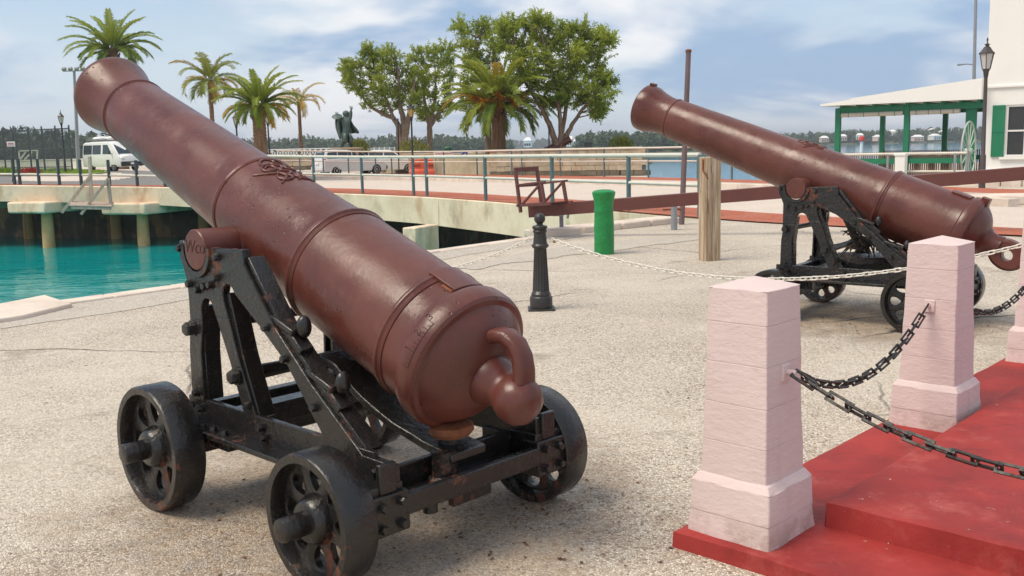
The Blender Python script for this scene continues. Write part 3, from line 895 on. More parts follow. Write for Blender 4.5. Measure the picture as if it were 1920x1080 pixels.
    # trunnions
    for sd in (1, -1):
        bb = MB()
        M = Matrix.Translation(Vector((0, 0, TRZ))) @ Matrix.Rotation(rad(-90) * sd, 4, 'X')
        bb.lathe([(TRR + 0.012, 0.185), (TRR + 0.010, 0.215), (TRR, 0.228), (TRR, TRY + 0.004), (TRR - 0.004, TRY + 0.009), (TRR - 0.016, TRY + 0.010), (0.001, TRY + 0.010)], 48, M, cap=False)
        tr = bb.build('trunnion', MAT['gun'], gun, ang=35)
        if variant == 1 and sd == 1:
            crv = bpy.data.curves.new('mark', 'FONT'); crv.body = 'Wco'; crv.size = 0.082; crv.extrude = 0.0015; crv.align_x = 'CENTER'; crv.align_y = 'CENTER'; crv.shear = 0.25; crv.offset = -0.0012
            tmp = bpy.data.objects.new('mark', crv); COL.objects.link(tmp)
            me = bpy.data.meshes.new_from_object(tmp.evaluated_get(bpy.context.evaluated_depsgraph_get()))
            bpy.data.objects.remove(tmp)
            me.transform(Matrix.Translation((0.0, TRY + 0.0105, TRZ + 0.012)) @ Matrix.Rotation(math.pi, 4, 'Z') @ Matrix.Rotation(rad(90), 4, 'X'))
            link('founder_mark', me, MAT['engrave_shade'], gun)
    # cascabel: neck, flattened button and breeching loop
    if variant == 2: cascabel2(G, base, gun)
    bb = MB()
    if variant == 1: bb.lathe([(0.001, -1.628), (0.035, -1.625), (0.064, -1.611), (0.084, -1.584), (0.091, -1.550), (0.089, -1.524), (0.082, -1.502), (0.076, -1.490), (0.074, -1.478), (0.077, -1.462), (0.086, -1.445), (0.092, -1.430), (0.099, -1.405), (0.096, -1.385), (0.060, -1.36)], 40, G @ Matrix.Translation((0, 0, base + 1.277)), cap=False)
    if variant == 1: bb.build('cascabel_button', MAT['gun'], gun, ang=50)
    bb = MB()
    path = [(0.150, -1.352), (0.178, -1.385), (0.192, -1.425), (0.186, -1.470), (0.158, -1.508), (0.118, -1.533), (0.075, -1.548)]
    dz = base + 1.277
    vs, fs = [], []
    for i, (x, z) in enumerate(path):
        x0, z0 = path[max(0, i - 1)]; x1, z1 = path[min(len(path) - 1, i + 1)]
        t = Vector((x1 - x0, 0, z1 - z0)).normalized(); nn = Vector((t.z, 0, -t.x))
        wd = 0.046 - 0.006 * math.sin(math.pi * i / (len(path) - 1)); tk = 0.027
        for j in range(12):
            a = 2 * math.pi * j / 12
            ca, sa = math.cos(a), math.sin(a)
            q = Vector((x, 0, z + dz)) + Vector((0, 1, 0)) * (wd * math.copysign(abs(ca) ** 0.6, ca)) + nn * (tk * math.copysign(abs(sa) ** 0.6, sa))
            vs.append(G @ q)
    for i in range(len(path) - 1):
        for j in range(12):
            k = (j + 1) % 12; fs.append((12 * i + j, 12 * i + k, 12 * i + 12 + k, 12 * i + 12 + j))
    fs += [tuple(range(11, -1, -1)), tuple(12 * (len(path) - 1) + j for j in range(12))]
    bb.add(vs, fs)
    if variant == 1: bb.build('breeching_loop', MAT['gun'], gun, ang=50)
    # vent patch on the top of the breech
    def surf(s, ang, r): return G @ Vector((r * math.cos(ang), r * math.sin(ang), s))
    def patch(s0, s1, a0, a1, ra, rb, nm, mat=MAT['gun']):
        bb = MB(); n = 10; vs = []; fs = []
        for i in range(n + 1):
            a = a0 + (a1 - a0) * i / n
            for s_, r in ((s0, ra), (s0, rb), (s1, rb), (s1, ra)): vs.append(surf(s_, a, r))
        for i in range(n):
            for j in range(3): fs.append((4 * i + j, 4 * i + j + 1, 4 * i + 5 + j, 4 * i + 4 + j))
        fs += [(3, 2, 1, 0), tuple(4 * n + j for j in range(4))]
        bb.add(vs, fs); return bb.build(nm, mat, gun, ang=30, bevel=0.003)
    if variant == 1:
        patch(base + 0.088, r3 + 0.025, rad(-15), rad(15), 0.25, 0.278, 'vent_field')
        patch(base + 0.10, base + 0.155, rad(9.5 if G.to_3x3().col[1].y > 0 else -9.5), rad(17 if G.to_3x3().col[1].y > 0 else -17), 0.25, 0.2665, 'rust_patch', MAT['rust'])
        # quarter-sight scale on the base ring: dark strips paint the shade of cuts
        sg = 1 if G.to_3x3().col[1].y > 0 else -1
        bb = MB()
        for i in range(13):
            a = sg * rad(48 + i * 3.1); L_ = 0.030 if i % 4 == 0 else (0.022 if i % 2 == 0 else 0.015)
            bb.beam(surf(base + 0.018, a, 0.2842), surf(base + 0.018 + L_, a, 0.2842), 0.0022, 0.0016)
        for i in range(24):
            a, a2 = sg * rad(48 + i * 1.55), sg * rad(48 + (i + 1) * 1.55)
            bb.beam(surf(base + 0.018, a, 0.2842), surf(base + 0.018, a2, 0.2842), 0.0022, 0.0016)
        for ch, a in (('3', 46), ('2', 60), ('1', 73)):
            strokes = {'3': [(-.5, 1), (.4, 1), (.5, .6), (0, .1), (.5, -.3), (.4, -.9), (-.5, -1)], '2': [(-.5, .6), (-.1, 1), (.4, .8), (.4, .3), (-.5, -1), (.6, -1)], '1': [(-.2, .6), (.1, 1), (.1, -1)]}[ch]
            P_ = [surf(base + 0.052 + 0.013 * v, sg * (rad(a) + 0.014 / 0.284 * -u * 1.0), 0.2842) for u, v in strokes]
            for p, q in zip(P_, P_[1:]): bb.beam(p, q, 0.0028, 0.0018)
        bb.build('sight_scale', MAT['engrave_shade'], gun, smooth=False)
    else:
        patch(base + 0.10, base + 0.25, rad(-14), rad(14), 0.26, 0.292, 'vent_field')
        patch(base - 0.03, base + 0.03, rad(-8), rad(8), 0.26, 0.322, 'sight_notch')
        patch(mz - 0.03, mz + 0.01, rad(-10), rad(10), 0.18, 0.244, 'fore_sight')
    # raised royal cypher and crown on the second reinforce
    bb = MB(); s0 = 0.02 if variant == 1 else 0.12
    def radius_at(s):
        for (ra, za), (rb, zb) in zip(prof, prof[1:]):
            if za <= s <= zb and zb > za: return ra + (rb - ra) * (s - za) / (zb - za)
        return 0.24
    def relief(pts2, w=0.0075):
        P_ = [surf(s0 + u, v / 0.235, radius_at(s0 + u) + 0.002) for u, v in pts2]
        bb.tube(P_, [w * (0.6 + 0.4 * math.sin(math.pi * i / (len(P_) - 1))) for i in range(len(P_))], 6)
    for m in (1, -1):
        relief([(0.055 + 0.040 * math.cos(t) * (1 - t / 14), m * (0.050 + 0.038 * math.sin(t) * (1 - t / 14))) for t in [i * 0.45 for i in range(18)]])
        relief([(-0.055 + 0.045 * math.cos(t) * (1 - t / 12), m * (0.035 + 0.040 * math.sin(t) * (1 - t / 12))) for t in [i * 0.45 for i in range(16)]])
        relief([(-0.10 + 0.012 * i, m * (0.085 - 0.055 * math.sin(i * 0.33))) for i in range(14)])
        relief([(0.105 + 0.05 * math.sin(t), m * (0.065 * math.cos(t))) for t in [i * 0.2 for i in range(9)]])
        relief([(0.10, m * 0.002), (0.10, m * 0.07)], 0.009)
    relief([(-0.10 + 0.01 * i, 0.02 * math.sin(i * 0.9)) for i in range(26)])
    bb.build('royal_cypher', MAT['gun'], gun, ang=60)
    # ------------------ carriage
    rf_ = RF if variant == 1 else 0.215
    car = thing('carriage', None, None); car.parent = root
    for sd in (1, -1):
        br = bracket_mesh(sd).build('side_bracket', iron, car, ang=30, bevel=0.004)
        seat_rim(sd).build('trunnion_seat', iron, br if False else car, ang=40)
        yo = sd * 0.388; dv = (0, sd, 0)
        for x, z in ((-0.165, 1.085), (-0.150, 1.000), (-0.055, 0.955), (0.010, 0.935), (0.075, 0.955), (0.138, 1.105), (-0.10, 0.965), (-0.50, 0.83), (-0.80, 0.56), (-0.335, 0.49), (-0.44, 0.375), (0.085, 0.475), (-1.15, 0.385), (-0.62, 0.72)):
            bolt(car, (x, yo, z), dv, 0.016, 0.022, iron)
        for x, z in ((0.085, 0.760), (-0.262, 0.600)):
            bolt(car, (x, yo, z), dv, 0.030, 0.040, iron)
        # sill: angle iron with its flange outwards, and a row of bolts on it
        b = MB()
        b.beam((0.17, sd * 0.372, 0.395), (-1.13, sd * 0.372, 0.395), 0.026, 0.115)
        b.beam((0.20, sd * 0.420, 0.340), (-1.15, sd * 0.420, 0.340), 0.110, 0.022)
        b.beam((0.16, sd * 0.372, 0.30), (-0.16, sd * 0.372, 0.30), 0.05, 0.09)
        b.beam((-0.93, sd * 0.372, 0.29), (-1.16, sd * 0.372, 0.29), 0.05, 0.11)
        b.build('sill', iron, car, ang=30, bevel=0.004)
        for x in (0.14, 0.06, -0.03, -0.12, -0.21): bolt(car, (x, sd * 0.438, 0.350), (0, 0, 1), 0.017, 0.020, iron)
        for x in (0.13, 0.06, -0.42): bolt(car, (x, sd * 0.386, 0.412), dv, 0.018, 0.024, iron)
        # handspike steps on the rear brace
        for x, z in ((-0.60, 0.825), (-0.83, 0.640)):
            b = MB(); R = Matrix.Rotation(rad(38), 3, 'Y')
            b.beam((x + 0.10, sd * 0.345, z + 0.045), (x - 0.055, sd * 0.345, z - 0.005), 0.070, 0.026)
            b.beam((x - 0.02, sd * 0.345, z - 0.008), (x - 0.10, sd * 0.345, z - 0.075), 0.062, 0.030)
            b.build('handspike_step', iron, car, bevel=0.006)
            b = MB(); b.ball((x - 0.075, sd * 0.335, z + 0.018), 0.036, 14, 10, (0.75, 0.85, 1.25))
            b.build('step_knob', iron, car)
        # rear foot block with plates and nuts
        b = MB()
        b.box((-1.165, sd * 0.42, 0.30), (0.15, 0.15, 0.13))
        b.box((-1.236, sd * 0.415, 0.39), (0.024, 0.075, 0.11))
        b.box((-1.215, sd * 0.42, 0.265), (0.09, 0.17, 0.145))
        b.build('rear_foot', iron, car, bevel=0.006)
        for y, z in ((0.375, 0.305), (0.455, 0.300), (0.375, 0.225), (0.46, 0.225)):
            bolt(car, (-1.258, sd * y, z), (-1, 0, 0), 0.017, 0.026, iron)
    b = MB()
    b.cyl((0.085, -0.40, 0.760), (0.085, 0.40, 0.760), 0.022, n=16)
    b.build('tie_rod', iron, car)
    b = MB()
    b.tube([(-0.262, -0.40, 0.60), (-0.262, -0.30, 0.60), (-0.262, 0, 0.60), (-0.262, 0.30, 0.60), (-0.262, 0.40, 0.60)], [0.038, 0.032, 0.025, 0.032, 0.038], 16)
    b.build('tie_rod', iron, car)
    # axletrees
    b = MB(); b.box((FX, 0, rf_), (0.11, 0.98, 0.13)); b.cyl((FX, -YO, rf_), (FX, YO, rf_), 0.045, n=20)
    b.build('front_axletree', iron, car, bevel=0.008)
    b = MB(); b.box((RX, 0, RR), (0.11, 0.98, 0.11)); b.cyl((RX, -YO, RR), (RX, YO, RR), 0.045, n=20)
    b.build('rear_axletree', iron, car, bevel=0.008)
    b = MB()
    b.box((-0.10, 0, 0.37), (0.10, 0.74, 0.09)); b.box((0.10, 0, 0.36), (0.06, 0.74, 0.12))
    b.build('front_transom', iron, car, bevel=0.006)
    # rear transom: a bar with top ledge
    b = MB()
    b.box((-1.245, 0, 0.280), (0.034, 0.70, 0.075)); b.box((-1.16, 0, 0.262), (0.16, 0.68, 0.022)); b.box((-1.085, 0, 0.31), (0.03, 0.68, 0.10))
    b.build('rear_transom', iron, car, bevel=0.005)
    b = MB()
    b.cyl((-1.20, 0.19, 0.26), (-1.20, 0.19, 0.195), 0.028, n=14); b.build('under_bolt', iron, car)
    b = MB(); b.box((-1.16, -0.05, 0.21), (0.03, 0.20, 0.09)); b.build('under_bracket', iron, car)
    # quoin bed: thick curved plate under the breech, on a rusty post
    b = MB(); n = 14; vs = []; fs = []
    for i in range(n + 1):
        t = i / n
        x = -0.50 - 0.72 * t; z = float(np.interp(x, [-1.22, -1.08, -0.90, -0.72, -0.60, -0.50], [0.395, 0.415, 0.475, 0.575, 0.665, 0.690]))
        hw = 0.145 - 0.055 * sstep((t - 0.2) / 0.7); y = 0.005
        for dy, dz in ((-hw, 0), (hw, 0), (hw, -0.034), (-hw, -0.034)):
            vs.append((x, y + dy, z + dz - 0.012 * abs(dy) / 0.16))
    for i in range(n):
        for j in range(4):
            k = (j + 1) % 4; fs.append((4 * i + j, 4 * i + k, 4 * i + 4 + k, 4 * i + 4 + j))
    fs += [(3, 2, 1, 0), tuple(4 * n + j for j in range(4))]
    b.add(vs, fs); b.build('quoin_bed', iron, car, ang=50, bevel=0.006)
    b = MB(); b.lathe([(0.062, 0.268), (0.060, 0.29), (0.046, 0.30), (0.044, 0.37), (0.05, 0.395)], 20, Matrix.Translation((-1.165, 0.085, 0)))
    b.build('bed_post', MAT['iron_rough'], car)
    b = MB(); bot = 0.0
    pz = (G @ Vector((-0.272, 0, base + 0.03))).z
    pxx = (G @ Vector((-0.272, 0, base + 0.03))).x
    b.lathe([(0.02, pz - 0.052), (0.062, pz - 0.048), (0.075, pz - 0.03), (0.072, pz - 0.008), (0.050, pz + 0.004), (0.01, pz + 0.006)], 24, Matrix.Translation((pxx - 0.045, 0.015, 0)) @ Matrix.Diagonal((1.05, 1.25, 1, 1)))
    b.build('elevating_pad', MAT['rust'], car)
    b = MB(); b.cyl((pxx - 0.03, 0.02, 0.27), (pxx - 0.03, 0.02, pz - 0.04), 0.038, n=16)
    b.build('elevating_post', MAT['iron_rough'], car)
    for x, R in ((FX, rf_), (RX, RR)):
        for sd in (1, -1): wheel('wheel', R, car, x, sd)
    return root
random.seed(5)
make_cannon('maroon cannon on a black carriage with a cypher, sight scale and breeching loop', CAN1, 1)
make_cannon('maroon cannon on a lumpy rusted black carriage behind the pink pillars', CAN2, 2)
# ---------------------------------------------------------------- bollard, posts, white chains
BOL = gp(1015, 580)
t = thing('chain_bollard', 'fluted black iron bollard with a ball top holding white chains', 'bollard', BOL)
b = MB(); b.box((0, 0, 0.008), (0.25, 0.25, 0.018)); b.build('base_plate', MAT['bollard'], t, bevel=0.004)
b = MB()
b.lathe([(0.104, 0.012), (0.106, 0.02), (0.106, 0.115), (0.100, 0.125), (0.092, 0.130), (0.092, 0.150), (0.086, 0.158), (0.080, 0.170), (0.070, 0.18)], 40)
b.build('base_drum', MAT['bollard'], t)
b = MB(); n = 16; vs = []; fs = []; K = n * 6
for z, r in ((0.165, 0.079), (0.18, 0.078), (0.56, 0.058), (0.575, 0.057)):
    for j in range(K):
        ph = (j % 6) / 6.0
        fl = 0.0 if z in (0.165, 0.575) else 0.0085 * math.sin(math.pi * ph) ** 0.7
        a = 2 * math.pi * j / K
        vs.append(((r - fl) * math.cos(a), (r - fl) * math.sin(a), z))
for i in range(3):
    for j in range(K): fs.append((i * K + j, i * K + (j + 1) % K, (i + 1) * K + (j + 1) % K, (i + 1) * K + j))
b.add(vs, fs); b.build('fluted_shaft', MAT['bollard'], t, ang=60)
b = MB()
b.lathe([(0.056, 0.57), (0.066, 0.575), (0.077, 0.588), (0.081, 0.598), (0.077, 0.608), (0.066, 0.618), (0.063, 0.632), (0.058, 0.69), (0.057, 0.715), (0.064, 0.722), (0.066, 0.735), (0.060, 0.742), (0.061, 0.752), (0.069, 0.757), (0.070, 0.775), (0.064, 0.782), (0.030, 0.790), (0.028, 0.806), (0.001, 0.806)], 40, cap=False)
b.build('collar', MAT['bollard'], t)
b = MB(); b.ball((0, 0, 0.848), 0.052, 28, 18); b.build('ball_finial', MAT['bollard'], t)
for sx in (-1, 1):
    b = MB(); b.tube([(sx * (0.060 + 0.018 * (1 - math.cos(q))), 0.018 * math.sin(q), 0.665) for q in [i * math.pi / 6 for i in range(13)]], 0.0055, 6)
    b.build('chain_eye', MAT['whitechain'], t)
WC = dict(L=0.058, W=0.026, r=0.0050, mat=MAT['whitechain'], square=False)
# the other bollard of the left chain stands behind the cannon
B3 = Vector((-2.45, 9.15, 0))
dup(t, B3, 0.2, 'fluted black iron bollard with a ball top standing near the quay coping')
make_chain('white_chain', BOL + Vector((0.09, 0, 0.665)), Vector((3.285, 6.19, 0.81)), 0.297, 'white painted chain sagging from the ball-topped bollard to the farthest pink pillar', seed=5, **WC)
make_chain('white_chain', BOL + Vector((-0.09, 0, 0.665)), B3 + Vector((0.09, 0, 0.665)), 0.32, 'white painted chain running from the ball-topped bollard behind the large cannon', seed=6, **WC)
b = MB(); p = BOL + Vector((0.135, -0.02, 0.655))
lk = thing('padlock', 'brass padlock hooked on the white chain beside the black bollard', 'padlock', p)
b.box((0, 0, -0.018), (0.036, 0.018, 0.030)); b.build('lock_body', simple('brass', (0.45, 0.27, 0.05), 0.35, 0.7), lk, bevel=0.003)
b = MB(); b.tube([(0.012 * math.cos(q), 0, -0.004 + 0.018 * math.sin(q)) for q in [i * math.pi / 8 for i in range(9)]], 0.003, 6); b.build('shackle', MAT['galv'], lk)
# green mooring post
g = gp(1133, 476)
t = thing('mooring_post', 'stout bright green mooring post with a flared top near the quay edge', 'mooring post', g)
b = MB()
pr = [(0.138, -0.01), (0.139, 0.1), (0.139, 0.40), (0.134, 0.50), (0.131, 0.585), (0.136, 0.60), (0.134, 0.62), (0.130, 0.64), (0.132, 0.70), (0.148, 0.79), (0.160, 0.835), (0.162, 0.85), (0.157, 0.868), (0.13, 0.885), (0.08, 0.897), (0.001, 0.902)]
b.lathe(pr, 40, cap=False)
b.v = [(x * (1 + 0.015 * mnoise.noise((x * 9, y * 9, z * 9))), y * (1 + 0.015 * mnoise.noise((x * 9, y * 9, z * 9 + 4))), z) for x, y, z in b.v]
b.build('post_body', MAT['greenpaint'], t)
# timber post with rusty strap
wp = gp(1330, 488)
t = thing('timber_post', 'square weathered timber post with a rusty strap near the ducking stool', 'post', wp, rad(20))
b = MB(); b.box((0, 0, 0.66), (0.225, 0.185, 1.34)); b.build('post_shaft', MAT['postwood'], t, bevel=0.012)
b = MB(); b.beam((-0.118, -0.03, 1.30), (-0.118, -0.03, 1.15), 0.03, 0.012, (1, 0, 0)); b.tube([(-0.12, -0.03, 1.16), (-0.135, -0.07, 1.14), (-0.115, -0.098, 1.11), (-0.09, -0.10, 1.05)], 0.010, 8)
b.build('strap', MAT['rust'], t)
# ---------------------------------------------------------------- ducking stool
DL = Vector((0.83, 16.3, 0)); 
bl, brp = at(1060, 391, 16.3), at(1920, 325, 15.2)
bdir = (brp - bl).normalized()
bend = brp + bdir * 1.6
t = thing('ducking_stool', 'maroon wooden ducking stool, a long beam with an open chair', 'ducking stool', (bl.x, bl.y, 0))
O_ = Vector((bl.x, bl.y, 0))
b = MB(); b.beam(bl - O_ - bdir * 0.62, bend - O_, 0.16, 0.205); b.build('beam', MAT['brownpaint'], t, bevel=0.008)
# chair frame at the beam end, sitting on it
c0 = bl - O_ - bdir * 0.55 + Vector((0, 0, 0.11))
bx = Matrix.Rotation(rad(-42), 3, 'Z') @ bdir; by = Vector((-bx.y, bx.x, 0)).normalized(); bz = bx.cross(by)
def cp_(x, y, z): return c0 + bx * x + by * y + bz * z
def bar(nm, p, q, w=0.045, h=0.05):
    m = MB(); m.beam(cp_(*p), cp_(*q), w, h); return m.build(nm, MAT['brownpaint'], t, bevel=0.003)
for y in (-0.24, 0.24):
    bar('seat_rail', (-0.12, y, 0.0), (0.72, y, 0.0))
    bar('back_post', (-0.04, y, -0.12), (-0.12, y, 0.62))
    bar('arm_post', (0.58, y, 0.0), (0.52, y, 0.36))
    bar('arm_rest', (-0.10, y, 0.34), (0.62, y, 0.36), 0.05, 0.03)
    bar('brace', (0.02, y, 0.02), (0.50, y, 0.33), 0.03, 0.035)
bar('back_rail', (-0.115, -0.26, 0.60), (-0.115, 0.26, 0.60), 0.05, 0.07)
bar('back_rail', (-0.09, -0.26, 0.33), (-0.09, 0.26, 0.33))
bar('seat_board', (0.05, 0, 0.015), (0.62, 0, 0.015), 0.44, 0.025)
# prop under the beam
pp = gp(1053, 439)
t2 = thing('beam_prop', 'galvanised steel prop with a box clamp under the ducking stool beam', 'prop', pp)
b = MB(); b.cyl((0, 0, 0), (0, 0, 0.40), 0.036, n=16); b.build('tube_post', simple('lilac_grey_paint', (0.24, 0.23, 0.30), 0.5), t2)
b = MB(); b.box((0, 0, 0.006), (0.24, 0.24, 0.02)); b.build('foot_plate', MAT['galv'], t2)
b = MB(); b.box((-0.06, -0.02, 0.40), (0.19, 0.20, 0.16)); b.build('clamp_box', MAT['galv'], t2, bevel=0.006)
b = MB(); b.tube([(0.10, -0.1, 0.28), (0.13, -0.12, 0.42), (0.18, -0.1, 0.56)], 0.022, 10); b.build('lever', MAT['galv'], t2)
# brown pole and short grey post at the plaza edge
q = gp(1278, 421)
t = thing('brown_pole', 'tall slim rusty brown steel pole leaning slightly beside the causeway', 'pole', q)
top = at(1291, 96, q.y) - q
b = MB(); b.tube([(0, 0, -0.02), top * 0.5, top], [0.052, 0.050, 0.047], 14); b.build('pole_tube', simple('rusty_mauve_steel', (0.16, 0.105, 0.105), 0.6, 0, 0.35, 3), t)
b = MB(); b.lathe([(0.055, -0.02), (0.058, 0.02), (0.03, 0.035)], 14, Matrix.Translation(top)); b.build('pole_cap', MAT['rust'], t)
b = MB(); b.tube([top * 0.62, top * 0.64 + Vector((0.05, 0, 0)), top * 0.66], 0.012, 6); b.build('cleat', MAT['galv'], t)
q = gp(1264, 431)
t = thing('gate_post', 'short round grey steel post with a rusty crossbar beside the brown pole', 'post', q)
b = MB(); b.cyl((0, 0, -0.02), (0, 0, 0.46), 0.058, n=16); b.build('post_tube', MAT['galv'], t)
b = MB(); b.cyl((-0.20, 0.02, 0.36), (0.14, 0.02, 0.36), 0.018, n=10); b.build('crossbar', MAT['rust'], t)
# ---------------------------------------------------------------- causeway bridge, paving bands, railings
B0 = [(-260, 346), (0, 347.5), (150, 349), (290, 351), (350, 353), (500, 358), (610, 362), (680, 364.5), (800, 369.5), (911, 377.5), (980, 383), (1090, 391), (1180, 398), (1310, 409), (1420, 417), (1880, 441), (2100, 452)]
B1 = [(-260, 343), (0, 344.5), (150, 345.5), (290, 347), (350, 348), (500, 350), (610, 352.5), (680, 354), (800, 358.5), (911, 364), (980, 368.5), (1090, 375), (1180, 383), (1310, 390), (1420, 398), (1880, 426), (2100, 438)]
B2 = [(350, 334.5), (500, 335.5), (610, 337), (680, 337.5), (800, 339.5), (911, 341.5), (980, 343), (1090, 345.5), (1180, 348.5), (1310, 352), (1420, 356), (1880, 388), (2100, 396)]
B3 = [(350, 326.5), (500, 327.5), (610, 329), (680, 330), (800, 331.3), (911, 332.5), (980, 333.5), (1090, 335), (1180, 336.5), (1310, 339), (1420, 343), (1880, 363), (2100, 372)]
B4 = [(350, 322.5), (500, 323.5), (610, 324.7), (680, 325.5), (800, 326.6), (911, 327.6), (980, 328.5), (1090, 330), (1180, 331.3), (1310, 334.2), (1420, 337.5), (1880, 354), (2100, 360)]
def on_line(line, x):
    for a, b in zip(line, line[1:]):
        if x <= b[0]: return a[1] + (b[1] - a[1]) * (x - a[0]) / (b[0] - a[0])
    return line[-1][1]
KH = 0.17
# bridge slab: deck, edge beam face, soffit
def bridge():
    t = thing('causeway_bridge', 'weathered concrete causeway bridge on piles over the turquoise basin', 'bridge')
    xs = [-260 + i * (1312 + 260) / 70 for i in range(71)]
    b = MB(); vs = []; fs = []
    TH = 0.80
    for x in xs:
        p = gp(x, on_line(B0, x)); d = Vector((p.x, p.y, 0)).normalized()
        s = Vector((0.55, 0.84, 0))
        q = p + s * 7.0
        thk = 0.62 + 0.25 * sstep((x + 0) / 900)
        lip = Vector((-s.x, -s.y, 0)) * 0.06
        s34 = s * 0.34
        vs += [p + lip + Vector((0, 0, -thk)), p + lip + Vector((0, 0, -0.02)), p + lip * 0.2 + Vector((0, 0, 0.008)), p + s * 0.34 + Vector((0, 0, 0.006)), q + Vector((0, 0, -0.14)), q + Vector((0, 0, -thk))]
    for i in range(len(xs) - 1):
        for j in range(6):
            k = (j + 1) % 6
            fs.append((6 * i + j, 6 * i + k, 6 * i + 6 + k, 6 * i + 6 + j))
    b.add(vs, fs)
    b.build('deck_slab', MAT['concrete'], t, ang=40)
    # pier caps and piles
    for px, w, dep in ((66, 1.9, 5.2), (246, 2.1, 5.2), (-110, 1.9, 5.2)):
        p = gp(px, on_line(B0, px)); s = Vector((0.80, 0.60, 0)); f = Vector((0.35, 0.93, 0)).normalized()
        top = p.z - 0.60
        m = MB(); c = p + f * (dep / 2 - 0.55)
        R = Matrix((s - f * s.dot(f), f, Vector((0, 0, 1)))).transposed()
        ang = math.atan2(f.y, f.x) - math.pi / 2
        m.box((0, 0, -0.22), (w, dep, 0.44))
        o = m.build('pier_cap', MAT['concrete'], t, bevel=0.07); o.location = (c.x, c.y, top); o.rotation_euler = (0, 0, ang)
        for k, (dx, dy) in enumerate(((0.25, -dep / 2 + 0.75), (0.25, dep / 2 - 0.8))):
            m = MB(); m.tube([(0, 0, -0.40), (0.02, -0.04, -1.2), (0.04, -0.08, -4.0)], [0.20, 0.23, 0.245], 20)
            o2 = m.build('pile', PILE, t); R3 = Matrix.Rotation(ang, 3, 'Z'); q = c + R3 @ Vector((dx, dy, 0))
            o2.location = (q.x, q.y, top); o2.rotation_euler = (0, 0, ang)
    m = MB()                                     # abutment pier near the quay
    p = gp(790, 470, WATER_Z)
    a = at(812, 430, 26.5)
    m.box((0, 0, 0), (0.42, 1.2, 2.6)); o = m.build('abutment', MAT['concrete'], t, bevel=0.03)
    o.location = (a.x - 0.38, a.y + 0.5, -1.9 + 0.0); o.rotation_euler = (0, 0, rad(-28))
PILE = m_concrete('barnacled_pile', (0.50, 0.33, 0.15), (0.68, 0.50, 0.28))
bridge()
band('brick_footway', B0[:1] + [(x, y - 1.6) for x, y in B0[1:]], B1, 0.026, MAT['brick'], 90)
band('road', [(-260, 343), (0, 344.5), (150, 345.5), (290, 347), (350, 348), (500, 350), (610, 352.5)], [(-260, 312), (0, 314), (150, 318), (290, 321), (350, 327), (500, 333), (610, 337)], 0.022, MAT['asphalt'], 90)
band('road', [p for p in B1 if p[0] >= 350], B2, 0.024, MAT['paleroad'], 80)
band('road', [(1420, 395), (1880, 424), (2100, 436)], [(1420, 372), (1880, 391), (2100, 398)], 0.014, MAT['asphalt'], 30)
# raised far footway with kerb
kerb = thing('stone_kerb', 'long weathered stone kerb along the far side of the causeway road', 'kerb')
rk = random.Random(8); x = 350.0
while x < 1880:
    w_ = rk.uniform(34, 46) * (1 + 0.5 * (x - 350) / 1500)
    p0, p1 = gp(x, on_line(B2, x)), gp(min(x + w_, 1890), on_line(B2, min(x + w_, 1890)))
    d = (p1 - p0); d.z = 0; L = d.length; d.normalize(); nrm = Vector((-d.y, d.x, 0))
    if nrm.y < 0: nrm = -nrm
    m = MB(); m.beam(p0 + nrm * 0.15 + Vector((0, 0, KH / 2 - 0.02)) + d * 0.006, p1 + nrm * 0.15 + Vector((0, 0, KH / 2 - 0.02)) - d * 0.006, 0.30, KH + 0.05)
    m.build('kerb_stone', MAT['coping'], kerb, bevel=0.012)
    x += w_
band('brick_footway', [(x, y + 0.4) for x, y in B3], B4, KH - 0.01, MAT['brick'], 80)
# white zigzag and line painted on the road at the right
PAINT = simple('worn_white_road_paint', (0.66, 0.64, 0.60), 0.7, 0, 0.2, 12)
zz = []
for i in range(16):
    px = 1855 + i * 8; y = 402.5 + (1.6 if i % 2 else -1.6) + (px - 1855) * 0.02
    zz.append(gp(px, y, 0.018))
m = MB()
for a, b_ in zip(zz, zz[1:]): m.beam(a, b_, 0.10, 0.003)
o = m.build('road_marking', PAINT, None, smooth=False); tag(o, 'white zigzag line painted on the asphalt beside the red brick strip', 'road marking')
band('road_marking_line', [(1640, 379), (1880, 393), (2100, 401)], [(1640, 377.5), (1880, 390), (2100, 398)], 0.017, PAINT, 12)
# ---- railings
RAILPOST = simple('blue_grey_rail_post', (0.10, 0.155, 0.165), 0.5, 0, 0.3, 4)
RAILPALE = simple('pale_painted_rail', (0.66, 0.61, 0.52), 0.55, 0, 0.2, 3)
DARKPOST = simple('dark_steel_post', (0.050, 0.065, 0.072), 0.5, 0, 0.25, 4)
def railing(label, posts, height, mids, r, post_mat, rail_mat, base=0.0, group=None, top=True):
    """posts are ground points"""
    t = thing('railing', label, 'railing', posts[0])
    o = Vector(posts[0])
    for p in posts:
        m = MB(); m.cyl(p - o + Vector((0, 0, -0.02)), p - o + Vector((0, 0, height + (0.0 if top else 0.04))), r, n=12); m.build('post', post_mat, t)
    for h in ([height] if top else []) + mids:
        m = MB(); m.tube([p - o + Vector((0, 0, h)) for p in posts], r * (0.95 if h == height else 0.75), 8); m.build('rail', rail_mat, t)
    return t
P = [gp(x, on_line(B0, x) - 0.8) for x in (400, 495, 590, 680, 776, 801, 911, 1036, 1179, 1312)]
railing('pale two-rail railing with blue-grey posts along the near edge of the bridge', P, 1.27, [0.66], 0.052, RAILPOST, RAILPALE)
P = [gp(x, on_line(B4, x) + 0.4, KH) for x in (520, 563, 607, 654, 705, 735, 833, 895, 960, 979, 1051, 1133, 1216, 1308, 1372)]
railing('pale two-rail railing with slim grey posts along the far brick footway', P, 1.20, [0.66], 0.040, RAILPOST, RAILPALE)
